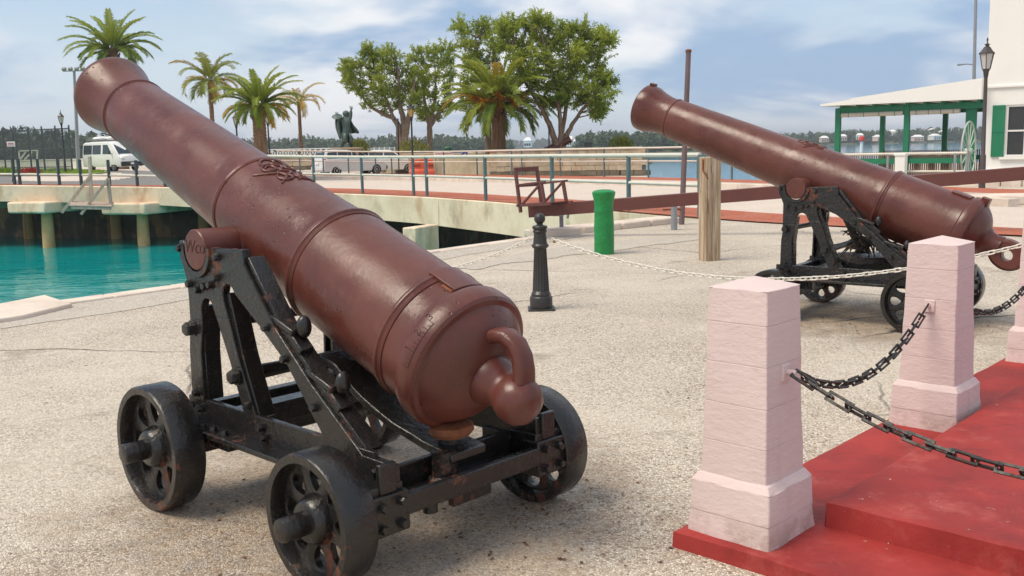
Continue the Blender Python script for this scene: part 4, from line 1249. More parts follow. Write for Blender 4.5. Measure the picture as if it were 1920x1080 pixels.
P = [gp(x, on_line(B0, x) - 0.8) for x in (-200, -110, -30, 28, 38, 74, 112, 153, 206, 258, 310)]
railing('dark posts with one pale rail along the bridge edge by the timber stair', P, 0.98, [0.42], 0.062, DARKPOST, RAILPALE, top=False)
# ---- timber stair and landing hanging on the bridge edge
OLDWOOD = m_wood('bleached_timber', (0.40, 0.31, 0.24), (0.62, 0.51, 0.42))
D_ = gp(190, on_line(B0, 190)).y - 0.7
t = thing('timber_stair', 'bleached timber stair landing with handrails on the side of the bridge', 'stair', at(170, 365, D_))
o = Vector(t.location)
def tb(nm, a, b_, w=0.13, h=0.10, da=0, db=0):
    m = MB(); m.beam(at(*a, D_ + da) - o, at(*b_, D_ + db) - o, w, h); m.build(nm, OLDWOOD, t, bevel=0.006)
tb('post', (168, 293), (172, 384)); tb('post', (202, 334), (208, 384), da=-0.5, db=-0.5)
tb('handrail', (171, 328), (116, 399), da=0, db=-0.3); tb('handrail', (203, 335), (152, 402), da=-0.6, db=-0.9)
for k in range(5):
    tb('landing_board', (131, 378 + k * 1.7), (211, 380 + k * 1.7), 0.22, 0.05, -0.05 - k * 0.21, -0.05 - k * 0.21)
tb('bearer', (135, 389), (208, 391), da=-0.9, db=-0.9)
# stone slabs lying along the plaza edge
sl = thing('edge_slabs', 'pale stone slabs lying along the plaza edge below the bridge', 'kerb')
for (xa, ya, xb, yb, w_) in ((1000, 447, 1075, 440, 0.55), (1078, 439, 1150, 431, 0.5), (1152, 431, 1205, 425, 0.5), (1206, 425, 1262, 419, 0.5)):
    p0, p1 = gp(xa, ya), gp(xb, yb); d = (p1 - p0).normalized()
    m = MB(); m.beam(p0 + Vector((0, 0.25, 0.05)) + d * 0.01, p1 + Vector((0, 0.25, 0.05)) - d * 0.01, w_, 0.14); m.build('slab', MAT['coping'], sl, bevel=0.03)
# ---------------------------------------------------------------- island ground, walls, fence, furniture
ISL = [gp(-900, 347, -0.02), gp(-260, 340, -0.02), gp(0, 342, -0.02), gp(290, 344, -0.02), gp(610, 350, -0.02), gp(900, 360, -0.02), gp(1100, 372, -0.02), Vector((4.3, 21.0, -0.02)), Vector((8.1, 42.0, -0.02)), Vector((6.6, 45.6, -0.02)), Vector((6.9, 56, -0.02)), Vector((7.5, 76, -0.02)), Vector((-10, 92, -0.02)), Vector((-40, 92, 0)), Vector((-60, 80, 0)), Vector((-90, 70, 0))]
me = bpy.data.meshes.new('island_ground')
bm = bmesh.new()
bm.faces.new([bm.verts.new((p.x, p.y, 0)) for p in ISL])
bmesh.ops.triangulate(bm, faces=bm.faces[:])
bmesh.ops.subdivide_edges(bm, edges=bm.edges[:], cuts=9, use_grid_fill=True)
bmesh.ops.triangulate(bm, faces=bm.faces[:])
for v in bm.verts: v.co.z = terrain(v.co.x, v.co.y) - 0.02
for f in bm.faces:
    if f.normal.z < 0: f.normal_flip()
bm.to_mesh(me); bm.free(); me.shade_smooth()
tag(link('island_ground', me, MAT['paleroad']), kind='structure')
b = MB()                                         # sea wall below the island, set back under the bridge deck
bk = [gp(x, on_line(B0, x)) + Vector((1.6, 3.4, 0)) for x in (-260, 0, 290, 610, 800, 911, 980)] + [Vector((3.6, 24.4, 0))]
for p, q in zip(bk, bk[1:]): b.add([(p.x, p.y, p.z - 0.3), (q.x, q.y, q.z - 0.3), (q.x, q.y, -4), (p.x, p.y, -4)], [(0, 1, 2, 3)])
far_e = ISL[7:] + ISL[:1]
for p, q in zip(far_e, far_e[1:]): b.add([(p.x, p.y, terrain(p.x, p.y) - 0.03), (q.x, q.y, terrain(q.x, q.y) - 0.03), (q.x, q.y, -4), (p.x, p.y, -4)], [(0, 1, 2, 3)])
tag(b.build('sea_wall', MAT['seawall'], smooth=False, fix=False), kind='structure')
def m_leafy(name, c0, c1, c2=None, trans=0.25):
    n = NT(name); p = n.geo()
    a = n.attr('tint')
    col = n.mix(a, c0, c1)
    col = n.mix(n.ramp(n.noise(p, 0.9, 3), 0.42, 0.62, 0, 0.6), col, c2 if c2 else tuple(0.5 * (x + y) for x, y in zip(c0, c1)))
    n.done(col, 0.62, 0, spec=0.3)
    tr = n.N.new('ShaderNodeBsdfTranslucent'); n.L.new(col, tr.inputs[0])
    mx = n.N.new('ShaderNodeMixShader'); mx.inputs[0].default_value = trans
    n.L.new(n.b.outputs[0], mx.inputs[1]); n.L.new(tr.outputs[0], mx.inputs[2])
    n.L.new(mx.outputs[0], n.N['Material Output'].inputs['Surface'])
    return n.m
GRASS = simple('bright_lawn', (0.20, 0.30, 0.030), 0.9, 0, 0.35, 1.2, 0.02, 30)
lawn = band('lawn', [(-200, 326), (0, 329), (120, 328.5), (165, 326.5), (200, 323)], [(-200, 310), (0, 313), (120, 315.5), (165, 317.5), (200, 321)], 0.03, GRASS, 30)
def blades(name, region, N, h, mat, seed, parent=None):
    rg = np.random.default_rng(seed); Q = []
    for i in range(N):
        p = region(rg); a = rg.uniform(0, 6.28); hh = h * rg.uniform(0.5, 1.2); w_ = hh * 0.25
        d = np.array([math.cos(a) * w_, math.sin(a) * w_, 0]); l = np.array([rg.normal(0, hh * 0.4), rg.normal(0, hh * 0.4), hh])
        Q.append([p - d, p + d, p + l + d * 0.2, p + l - d * 0.2])
    return quads(name, Q, mat, parent, rg.random(N))
GR2 = m_leafy('grass_blades', (0.14, 0.24, 0.02), (0.30, 0.38, 0.05))
def lawn_pt(rg):
    x = rg.uniform(-60, 195); y = rg.uniform(314.5, 328); 
    if x > 120: y = rg.uniform(317 + (x - 120) * 0.05, 328 - (x - 120) * 0.06)
    return np.array(gp(x, y, 0.02))
tag(blades('grass', lawn_pt, 5000, 0.11, GR2, 3), 'short bright green lawn between the road and the white wall', 'grass', kind='stuff')
RED = m_leafy('red_flowers', (0.35, 0.03, 0.03), (0.50, 0.07, 0.05))
bed = thing('flower_bed', 'low bed of red flowers on the lawn by the road', 'flower bed', gp(56, 327))
o = Vector(bed.location)
def ell(cx, cy, cz, rx, ry, rz):
    def f(rg):
        v = rg.normal(size=3); v /= np.linalg.norm(v); v[2] = abs(v[2]); v *= rg.random() ** 0.3
        return np.array([cx + v[0] * rx, cy + v[1] * ry, cz + v[2] * rz])
    return f
f_ = blades('blossoms', ell(0, 0, 0.05, 0.75, 0.5, 0.30), 700, 0.12, RED, 5, bed); f_['kind'] = 'stuff'
f_ = blades('greenery', ell(-1.9, 0.2, 0.02, 1.3, 0.6, 0.35), 700, 0.16, GR2, 6, bed); f_['kind'] = 'stuff'
# low white wall behind the lawn
WHITEWALL = m_concrete('white_harbour_wall', (0.66, 0.63, 0.58), (0.78, 0.75, 0.70), False)
t = thing('harbour_wall', 'low white rendered harbour wall behind the lawn', 'wall', gp(0, 318))
o = Vector(t.location); prev = None
for x in (-260, -120, 0, 70, 140, 215, 290):
    p = gp(x, 318 - (x / 290) * 4); p = p - o
    if prev is not None:
        m = MB(); m.beam(prev + Vector((0, 0, 0.36)), p + Vector((0, 0, 0.36)), 0.35, 0.80); m.build('wall_panel', WHITEWALL, t, bevel=0.03)
        m = MB(); m.beam(prev + Vector((0, 0, 0.80)), p + Vector((0, 0, 0.80)), 0.45, 0.10); m.build('wall_coping', WHITEWALL, t, bevel=0.02)
    prev = p
# tall dark security fence
FENCE = simple('black_fence_steel', (0.055, 0.064, 0.072), 0.5)
fa, fb = at(-60, 300, 71), at(134, 298, 66)
fa.z = fb.z = 0.55
t = thing('security_fence', 'tall dark steel bar fence in front of the harbour', 'fence', fa)
L = (fb - fa); n = 112
for i in range(9):
    m = MB(); p = L * (i / 8); m.box(p + Vector((0, 0, 1.55)), (0.08, 0.08, 3.15)); m.build('post', FENCE, t)
for z in (0.35, 1.6, 2.9): m = MB(); m.beam(Vector((0, 0, z)), L + Vector((0, 0, z)), 0.04, 0.06); m.build('rail', FENCE, t)
proto = None
for i in range(n):
    if i % 14 == 0: continue
    if proto is None: m = MB(); m.box((0, 0, 1.5), (0.022, 0.022, 2.9)); proto = c = m.build('bar', FENCE, t)
    else: c = proto.copy(); COL.objects.link(c)
    c.location = L * (i / n)
# sign on a pole
WHITE = simple('white_paint', (0.78, 0.77, 0.74), 0.5, 0, 0.06)
p = at(24, 346, 41.5); p.z = terrain(p.x, p.y)
t = thing('notice_sign', 'small white notice board with red print on a slim pole', 'sign', p)
top = at(24.5, 236, 41.5) - p; mid = at(20.5, 270, 41.4) - p
m = MB(); m.cyl((0, 0, -0.05), top, 0.03, n=8); m.build('pole', FENCE, t)
m = MB(); m.box(mid, (0.34, 0.02, 0.21)); m.build('board', WHITE, t)
SIGNRED = simple('faded_red_print', (0.55, 0.16, 0.15), 0.6)
m = MB(); m.box(mid + Vector((0, -0.012, 0.02)), (0.24, 0.006, 0.045)); m.box(mid + Vector((0, -0.012, -0.04)), (0.28, 0.006, 0.03)); pr_ = m.build('print', SIGNRED, t)
pr_['kind'] = 'stuff'
# white gangway rail
p = at(50, 302, 76); t = thing('gangway', 'white timber gangway handrail by the fence', 'gangway', p)
def gw(a, b_, w=0.10):
    m = MB(); m.beam(at(*a, 76) - p, at(*b_, 76) - p, w, w); m.build('rail', WHITE, t)
gw((35, 283), (70, 282)); gw((36, 302), (36, 282)); gw((58, 301), (58, 281)); gw((70, 301), (70, 281)); gw((38, 299), (48, 285)); gw((46, 299), (60, 285))
# floodlight mast
p = at(147, 315, 80); p.z = 0.5
t = thing('floodlight_mast', 'tall grey mast with a row of floodlights behind the white van', 'mast', p)
top = at(139, 133, 80) - p
m = MB(); m.tube([(0, 0, 0), top], [0.16, 0.10], 12); m.build('mast_pole', MAT['galv'], t)
m = MB(); m.beam(top + Vector((-0.9, 0, 0)), top + Vector((0.9, 0, 0)), 0.08, 0.08); m.build('crossarm', MAT['galv'], t)
for k in range(4):
    m = MB(); m.box(top + Vector((-0.75 + 0.5 * k, -0.1, 0.16)), (0.30, 0.25, 0.24), Matrix.Rotation(rad(35), 3, 'X')); m.build('floodlight', MAT['galv'], t, bevel=0.02)
# ---------------------------------------------------------------- street lamps
LAMPBLACK = simple('black_lamp_iron', (0.018, 0.018, 0.020), 0.42, 0, 0.2)
GLASSF = NT('frosted_lantern_glass').done((0.55, 0.54, 0.52), 0.35, 0, spec=0.5)
GLASSY = NT('amber_lantern_glass').done((0.55, 0.40, 0.12), 0.35, 0, spec=0.5)
def lamp(p, H, s, label, post=LAMPBLACK, glass=GLASSF, lean=(0, 0)):
    t = thing('street_lamp', label, 'lamp', p, 0, 'old-fashioned street lamps')
    hl = 1.02 * s                              # lantern height
    z0 = H - hl
    tp = Vector((lean[0], lean[1], z0))
    m = MB(); m.tube([(0, 0, -0.05), tp * 0.30, tp * 0.31, tp], [0.085 * s, 0.075 * s, 0.055 * s, 0.045 * s], 14); m.build('lamp_post', post, t)
    M = Matrix.Translation(tp)
    m = MB(); m.lathe([(0.045 * s, -0.01), (0.06 * s, 0.02 * s), (0.075 * s, 0.14 * s), (0.10 * s, 0.20 * s), (0.105 * s, 0.22 * s)], 6, M); m.build('lantern_holder', post, t, ang=20)
    m = MB(); m.lathe([(0.098 * s, 0.22 * s), (0.175 * s, 0.60 * s)], 6, M, cap=False); m.build('lantern_glass', glass, t, ang=20)
    for k in range(6):
        a = 2 * math.pi * k / 6
        m = MB(); m.cyl(M @ Vector((0.103 * s * math.cos(a), 0.103 * s * math.sin(a), 0.21 * s)), M @ Vector((0.182 * s * math.cos(a), 0.182 * s * math.sin(a), 0.605 * s)), 0.010 * s, n=6); m.build('glazing_bar', post, t)
    m = MB(); m.lathe([(0.215 * s, 0.60 * s), (0.215 * s, 0.62 * s), (0.15 * s, 0.68 * s), (0.085 * s, 0.775 * s), (0.05 * s, 0.79 * s), (0.05 * s, 0.83 * s), (0.085 * s, 0.84 * s), (0.02 * s, 0.87 * s), (0.016 * s, 0.93 * s), (0.03 * s, 0.95 * s), (0.008 * s, 1.02 * s)], 6, M); m.build('lantern_cap', post, t, ang=20)
    return t
p = gp(1841, 353); tz = at(1852, 70, p.y)
lamp(p, tz.z, 1.12, 'street lamp with a brown post and frosted lantern beside the white house', simple('brown_lamp_paint', (0.060, 0.048, 0.046), 0.5), GLASSF, (tz.x - p.x, 0))
for px, py, D, g, lb in ((117, 206, 62, 0.55, 'black street lamp standing before the dark security fence'), (443, 207, 56, 0.2, 'black street lamp between two palms beside the large cannon'), (502, 205, 60, 0.2, 'black street lamp half hidden behind the stout palm')):
    p = at(px + 4, 300, D); p.z = g
    tz = at(px, py, D); lamp(p, tz.z - g, 1.0, lb)
p = at(774, 300, 52); p.z = 0.1; tz = at(771, 190, 52)
lamp(p, tz.z - 0.1, 1.0, 'street lamp with an amber lantern between the two leafy trees', LAMPBLACK, GLASSY)
for px, y0, D, lb in ((746, 222, 53, 'thin black pole beside the trunk of the forked tree'), (1029, 236, 53, 'thin black pole beside the small terrace cannon')):
    p = at(px + 1, 300, D); p.z = 0.05
    t = thing('slim_pole', lb, 'pole', p)
    m = MB(); m.cyl((0, 0, 0), at(px, y0, D) - p, 0.035, n=8); m.build('pole_tube', LAMPBLACK, t)
# ---------------------------------------------------------------- vehicles
GLASS = NT('dark_car_glass').done((0.035, 0.05, 0.06), 0.08, 0, spec=0.6)
TYRE = simple('tyre_rubber', (0.018, 0.018, 0.018), 0.85)
RIM = simple('wheel_rim_alloy', (0.42, 0.42, 0.43), 0.35, 0.6)
BUMP = simple('black_bumper', (0.025, 0.026, 0.028), 0.55)
TAIL = NT('red_tail_lamp').done((0.35, 0.015, 0.015), 0.2)
HEAD = NT('clear_head_lamp').done((0.6, 0.6, 0.58), 0.12)
def loft_body(name, st, mat, parent):
    """stations: x, list of (half width, z) from sill to roof centre"""
    m = MB(); n = len(st[0][1]); vs = []; fs = []
    for x, sec in st:
        for w_, z in sec: vs.append((x, w_, z))
        for w_, z in sec[::-1]: vs.append((x, -w_, z))
    k = 2 * n
    for i in range(len(st) - 1):
        for j in range(k): fs.append((i * k + j, i * k + (j + 1) % k, (i + 1) * k + (j + 1) % k, (i + 1) * k + j))
    fs += [tuple(range(k - 1, -1, -1)), tuple((len(st) - 1) * k + j for j in range(k))]
    m.add(vs, fs); return m.build(name, mat, parent, ang=38)
def car_wheel(parent, x, y, r):
    w_ = thing('wheel', None, None); w_.parent = parent; w_.location = (x, y, r)
    sd = 1 if y > 0 else -1; M = Matrix.Rotation(rad(-90) * sd, 4, 'X')
    m = MB(); m.lathe([(r * 0.62, -0.10), (r * 0.93, -0.10), (r, -0.06), (r, 0.06), (r * 0.93, 0.095), (r * 0.66, 0.10)], 24, M, cap=True); m.build('tyre', TYRE, w_)
    m = MB(); m.lathe([(r * 0.64, 0.098), (r * 0.60, 0.107), (r * 0.45, 0.09), (r * 0.2, 0.10), (0.02, 0.105)], 16, M, cap=True); m.build('rim', RIM, w_)
def panel(nm, parent, pts, mat, th=0.012):
    """thin curved-in panel from 4+ 3D points"""
    P_ = [Vector(p) for p in pts]; nrm = (P_[1] - P_[0]).cross(P_[2] - P_[0]).normalized() * th
    m = MB(); n = len(P_)
    m.add([p - nrm for p in P_] + [p + nrm for p in P_], [tuple(range(n - 1, -1, -1)), tuple(range(n, 2 * n))] + [(i, (i + 1) % n, n + (i + 1) % n, n + i) for i in range(n)])
    return m.build(nm, mat, parent, smooth=False)
def make_van(p, rz):
    t = thing('minibus', 'white minibus with a loaded roof rack parked behind the lawn', 'van', p, rz)
    VW = simple('white_van_paint', (0.76, 0.76, 0.74), 0.25, 0, 0.05)
    sec = lambda w, belt, roof, wr: [(w - 0.05, 0.30), (w, 0.45), (w, belt), (wr, roof - 0.10), (wr - 0.15, roof), (0.0, roof + 0.015)]
    st = [(-2.2, sec(0.80, 1.05, 1.80, 0.70)), (-2.12, sec(0.84, 1.08, 1.93, 0.74)), (-1.0, sec(0.85, 1.08, 1.98, 0.75)), (0.6, sec(0.85, 1.08, 1.97, 0.75)), (1.05, sec(0.85, 1.06, 1.90, 0.73)), (1.75, sec(0.84, 1.02, 1.10, 0.70)), (2.05, sec(0.82, 0.90, 0.98, 0.68)), (2.20, sec(0.76, 0.66, 0.72, 0.62))]
    loft_body('body', st, VW, t)
    for s in (1, -1):
        y = lambda z: s * (0.852 - (z - 1.08) * 0.125 + 0.004)
        for xa, xb in ((-2.0, -1.05), (-0.95, -0.02), (0.22, 0.80)):
            zt_ = 1.74
            xb2 = xb if xb < 0.5 else 0.72; xb1 = xb if xb < 0.5 else 1.18
            q = panel('side_window', t, [(xa, y(1.14), 1.14), (xb1, y(1.14), 1.14), (xb2, y(zt_), zt_), (xa, y(zt_), zt_)], GLASS)
        panel('mirror', t, [(1.18, s * 0.90, 1.12), (1.26, s * 1.02, 1.12), (1.24, s * 1.02, 1.32), (1.16, s * 0.90, 1.32)], BUMP, 0.03)
        panel('headlamp', t, [(2.165, s * 0.50, 0.74), (2.14, s * 0.76, 0.74), (2.10, s * 0.76, 0.86), (2.135, s * 0.50, 0.86)], HEAD)
        car_wheel(t, 1.35, s * 0.74, 0.31); car_wheel(t, -1.30, s * 0.74, 0.31)
    panel('windscreen', t, [(1.72, -0.66, 1.14), (1.72, 0.66, 1.14), (1.12, 0.60, 1.80), (1.12, -0.60, 1.80)], GLASS)
    m = MB(); m.box((2.18, 0, 0.48), (0.16, 1.62, 0.30)); m.build('bumper', BUMP, t, bevel=0.04)
    m = MB(); m.box((2.27, 0, 0.50), (0.02, 0.36, 0.12)); m.build('number_plate', WHITE, t)
    rk_ = MB()
    for x in (-1.8, -1.0, -0.2, 0.5): rk_.box((x, 0, 2.05), (0.04, 1.35, 0.05))
    for y in (-0.66, 0.66): rk_.box((-0.65, y, 2.12), (2.5, 0.04, 0.05))
    rk_.build('roof_rack', MAT['galv'], t)
    m = MB()
    for x, y in ((-1.4, 0.1), (-0.7, -0.15), (0.05, 0.1)): m.ball((x, y, 2.18), 0.36, 14, 8, (1.0, 1.5, 0.42))
    ld = m.build('roof_load', WHITE, t)
    return t
def make_car(p, rz, label, paint, wagon=True):
    t = thing('car', label, 'car', p, rz, 'cars parked beside the causeway')
    sec = lambda w, belt, roof, wr: [(w - 0.06, 0.24), (w, 0.36), (w, belt - 0.05), (w - 0.05, belt), (wr, roof - 0.07), (wr - 0.14, roof), (0.0, roof + 0.01)]
    st = [(-2.05, sec(0.70, 0.74, 0.80, 0.64)), (-1.98, sec(0.80, 0.90, 1.0, 0.68)), (-1.80, sec(0.83, 0.95, 1.38, 0.62)), (-1.2, sec(0.84, 0.96, 1.47, 0.63)), (0.1, sec(0.84, 0.95, 1.46, 0.63)), (0.45, sec(0.84, 0.94, 1.36, 0.60)), (1.05, sec(0.83, 0.92, 0.98, 0.62)), (1.75, sec(0.80, 0.80, 0.86, 0.60)), (2.05, sec(0.70, 0.60, 0.66, 0.52))]
    loft_body('body', st, paint, t)
    for s in (1, -1):
        y = lambda z: s * (0.795 - (z - 0.95) * 0.37 + 0.006)
        for pts in ([(-1.82, 1.0), (-1.15, 1.0), (-1.15, 1.34), (-1.70, 1.32)], [(-1.08, 1.0), (-0.25, 1.0), (-0.25, 1.37), (-1.08, 1.35)], [(-0.18, 1.0), (0.82, 1.0), (0.34, 1.32), (-0.18, 1.37)]):
            panel('side_window', t, [(x, y(z), z) for x, z in pts], GLASS)
        panel('tail_lamp', t, [(-2.00, s * 0.56, 0.80), (-1.93, s * 0.80, 0.80), (-1.90, s * 0.78, 0.98), (-1.955, s * 0.56, 0.98)], TAIL, 0.02)
        panel('headlamp', t, [(1.96, s * 0.45, 0.62), (1.86, s * 0.72, 0.62), (1.78, s * 0.72, 0.76), (1.88, s * 0.45, 0.76)], HEAD, 0.02)
        car_wheel(t, 1.30, s * 0.74, 0.30); car_wheel(t, -1.25, s * 0.74, 0.30)
        panel('door_mirror', t, [(0.72, s * 0.84, 0.98), (0.80, s * 0.98, 0.98), (0.78, s * 0.98, 1.10), (0.70, s * 0.84, 1.10)], paint, 0.03)
    panel('rear_window', t, [(-1.945, -0.60, 1.02), (-1.945, 0.60, 1.02), (-1.83, 0.54, 1.34), (-1.83, -0.54, 1.34)], GLASS)
    panel('windscreen', t, [(0.98, -0.60, 1.02), (0.98, 0.60, 1.02), (0.50, 0.54, 1.36), (0.50, -0.54, 1.36)], GLASS)
    m = MB(); m.box((-2.06, 0, 0.42), (0.12, 1.50, 0.22)); m.build('rear_bumper', paint, t, bevel=0.04)
    m = MB(); m.box((2.03, 0, 0.40), (0.14, 1.45, 0.20)); m.build('front_bumper', BUMP, t, bevel=0.04)
    m = MB(); m.box((-2.05, 0, 0.72), (0.10, 0.40, 0.11)); m.build('number_plate', WHITE, t)
    return t
vp = at(213, 321, 66); vp.z = terrain(vp.x, vp.y)
make_van(vp, rad(-35))
cp1 = at(657, 325, 57); cp1.z = terrain(cp1.x, cp1.y)
make_car(cp1, rad(36), 'silver estate car with a red tail lamp parked beside the causeway', simple('silver_car_paint', (0.60, 0.61, 0.62), 0.25, 0, 0.04))
cp2 = at(725, 322, 61); cp2.z = terrain(cp2.x, cp2.y)
make_car(cp2, rad(12), 'white car parked nose to the orange barriers', simple('white_car_paint', (0.74, 0.74, 0.72), 0.25, 0, 0.05))
# ---------------------------------------------------------------- barriers, notice, blue frame, bins
ORANGE = simple('orange_red_plastic', (0.72, 0.105, 0.045), 0.5, 0, 0.12)
for px, w_, lb in ((783, 1.0, 'orange plastic water barrier standing beside the white car'), (811, 1.05, 'orange plastic water barrier standing under the white notice'), (839, 0.8, 'orange plastic water barrier next to the blue frame')):
    p = at(px, 318, 58); p.z = terrain(p.x, p.y)
    t = thing('barrier', lb, 'barrier', p, rad(-6))
    m = MB(); m.prism([(-0.28, 0), (0.28, 0), (0.26, 0.22), (0.12, 0.34), (0.09, 0.92), (-0.09, 0.92), (-0.12, 0.34), (-0.26, 0.22)], -w_ / 2 * 0.9, w_ / 2 * 0.9, Matrix(((0, 0, 1, 0), (1, 0, 0, 0), (0, 1, 0, 0), (0, 0, 0, 1)))); m.build('shell', ORANGE, t, bevel=0.03)
    m = MB(); m.box((0, -0.14, 0.55), (w_ * 0.4, 0.03, 0.10)); m.build('hand_recess_shade', simple('recess_shade_orange', (0.25, 0.04, 0.02), 0.6), t)  # raised bar in darker orange paints the shade of a hand recess
p = at(831, 300, 57); p.z = 0.1
t = thing('notice_board', 'white notice board with a red line of lettering above the orange barriers', 'sign', p)
m = MB(); m.box(at(831, 287.5, 57) - p, (1.10, 0.03, 0.26)); m.build('board', WHITE, t)
for sx in (-0.45, 0.45): m = MB(); m.cyl((sx, 0.03, 0), (sx, 0.03, 1.25), 0.03, n=8); m.build('leg', MAT['galv'], t)
m = MB()
rl = random.Random(2); x_ = -0.46
while x_ < 0.42:
    w_ = rl.uniform(0.05, 0.11); m.box(at(831, 288, 57) - p + Vector((x_ + w_ / 2, -0.02, 0)), (w_, 0.008, 0.07)); x_ += w_ + 0.025
pr_ = m.build('lettering', SIGNRED, t); pr_['kind'] = 'stuff'
BLUE = simple('bright_blue_paint', (0.02, 0.075, 0.36), 0.45)
p = at(872, 321, 56); p.z = 0.06
t = thing('blue_frame', 'blue painted timber trestle frame by the stone wall', 'trestle', p)
def bf(a, b_, w=0.10):
    m = MB(); m.beam(at(*a, 56) - p, at(*b_, 56) - p, w, w); m.build('leg', BLUE, t)
bf((875, 284), (875, 320)); bf((864, 292), (874, 283)); bf((862, 299), (874, 320)); bf((866, 292), (876, 304), 0.07)
m = MB(); m.beam(at(847, 285, 56.2) - p, at(876, 284.5, 56.2) - p, 0.08, 0.10); m.build('rail', BLUE, t)
GREENBIN = simple('dark_green_plastic', (0.02, 0.085, 0.045), 0.5)
p = at(840, 279, 60); p.z = 0.05
t = thing('litter_bin', 'dark green litter bin on the terrace beside the slim tree', 'bin', p)
m = MB(); m.lathe([(0.24, 0), (0.28, 1.45)], 20, cap=True); m.build('bin_body', GREENBIN, t)
m = MB(); m.lathe([(0.30, 1.44), (0.30, 1.52), (0.20, 1.62), (0.02, 1.65)], 20); m.build('lid', GREENBIN, t)
p = at(1103, 277, 52); p.z = 1.25
t = thing('litter_basket', 'square black wire litter basket on top of the stone wall', 'bin', p)
for x in (-0.18, 0.18):
    for y in (-0.18, 0.18): m = MB(); m.box((x, y, 0.22), (0.03, 0.03, 0.44)); m.build('corner_bar', FENCE, t)
m = MB(); m.box((0, 0, 0.22), (0.33, 0.33, 0.40)); m.build('liner', FENCE, t)
for z in (0.03, 0.22, 0.42): m = MB(); m.box((0, 0, z), (0.40, 0.40, 0.03)); m.build('hoop', FENCE, t)
# ---------------------------------------------------------------- stone walls of the terrace, block by block
STONE = m_concrete('limestone_block', (0.36, 0.29, 0.20), (0.52, 0.43, 0.32), True, 1.6)
STONED = m_concrete('damp_dark_stone', (0.10, 0.085, 0.06), (0.20, 0.165, 0.12), False, 1.6)
def stone_wall(label, xa, ya, xb, yb, Da, Db, height, seed, capz=0.12):
    a, c = at(xa, ya, Da), at(xb, yb, Db); a.z = terrain(a.x, a.y); c.z = terrain(c.x, c.y)
    t = thing('stone_wall', label, 'wall', a)
    d = (c - a); d.z = 0; L = d.length; d.normalize(); ang = math.atan2(d.y, d.x); t.rotation_euler = (0, 0, ang)
    rg = random.Random(seed); shapes = []
    for k in range(6):
        m = MB(); w_ = [0.45, 0.6, 0.75, 0.9, 0.52, 0.68][k]
        m.box((w_ / 2, 0, 0.13), (w_ - 0.02, 0.42, 0.245)); m.v = [(x + rg.uniform(-.008, .008), y + rg.uniform(-.02, .02), z + rg.uniform(-.006, .006)) for x, y, z in m.v]
        shapes.append((w_, m))
    protos = {}
    rows = max(1, int(round((height - capz) / 0.26)))
    for r in range(rows):
        x = -0.2 * (r % 2)
        while x < L - 0.1:
            k = rg.randrange(6); w_ = shapes[k][0]
            key = (k, r == 0)
            if key not in protos: o = shapes[k][1].build('stone_block', STONED if r == 0 else STONE, t, smooth=False); protos[key] = o
            else: o = protos[key].copy(); COL.objects.link(o); o.parent = t
            o.location = (x, rg.uniform(-0.015, 0.015), r * 0.26)
            x += w_
    m = MB(); m.box((L / 2 - 0.05, 0, rows * 0.26 + capz / 2), (L + 0.25, 0.52, capz)); m.build('wall_cap', STONE, t, bevel=0.03)
    m = MB(); m.box((L / 2 - 0.05, 0.06, rows * 0.13), (L + 0.02, 0.24, rows * 0.26 - 0.02)); m.build('wall_core', STONED, t)
    return t
stone_wall('long weathered stone wall with a damp foot in front of the trees', 921, 329, 1166, 329, 52, 49.5, 1.30, 3)
stone_wall('short stone pier at the water end of the long wall', 1168, 329, 1199, 330, 49.2, 48.6, 1.42, 5)
stone_wall('low stone wall under the white lattice fence', 455, 327, 612, 325, 62, 61, 0.95, 7)
stone_wall('pale stone wall behind the orange barriers and blue trestle frame', 700, 323, 922, 324, 64, 58, 1.28, 9)
# terrace fill behind the long wall
b = MB(); tp = [at(702, 300, 64.4), at(921, 300, 52.6), at(1166, 300, 50.0), at(1199, 300, 49.2), at(1195, 300, 62), at(1100, 300, 74), at(740, 300, 76)]
b.prism([(p.x, p.y) for p in tp], -0.2, 1.16)
tag(b.build('terrace', m_concrete('terrace_earth', (0.34, 0.28, 0.19), (0.48, 0.41, 0.30), False), smooth=False), kind='structure')
# white lattice fence on the low wall
a, c = at(500, 281, 61.6), at(622, 280, 61.2); a.z = c.z = 1.22
t = thing('lattice_fence', 'white timber lattice fence on the low stone wall behind the cars', 'fence', a)
L = c - a; n = 12
for i in range(n + 1): m = MB(); m.box(L * (i / n) + Vector((0, 0, 0.25)), (0.07, 0.07, 0.56)); m.build('post', WHITE, t)
for z in (0.02, 0.50): m = MB(); m.beam(Vector((0, 0, z)), L + Vector((0, 0, z)), 0.05, 0.06); m.build('rail', WHITE, t)
for i in range(n):
    for s in (0, 1):
        m = MB(); m.beam(L * (i / n) + Vector((0, 0.01 * s, 0.05 if s else 0.47)), L * ((i + 1) / n) + Vector((0, 0.01 * s, 0.47 if s else 0.05)), 0.03, 0.04); m.build('lattice_bar', WHITE, t)
a, c = at(622, 280, 64), at(740, 279, 66); a.z = c.z = 1.15
t = thing('lattice_fence', 'white timber lattice fence behind the statue and parked cars', 'fence', a)
L = c - a
for i in range(n + 1): m = MB(); m.box(L * (i / n) + Vector((0, 0, 0.0)), (0.07, 0.07, 1.2)); m.build('post', WHITE, t)
for z in (0.02, 0.52): m = MB(); m.beam(Vector((0, 0, z)), L + Vector((0, 0, z)), 0.05, 0.06); m.build('rail', WHITE, t)
for i in range(n):
    for s in (0, 1):
        m = MB(); m.beam(L * (i / n) + Vector((0, 0.01 * s, 0.05 if s else 0.47)), L * ((i + 1) / n) + Vector((0, 0.01 * s, 0.47 if s else 0.05)), 0.03, 0.04); m.build('lattice_bar', WHITE, t)
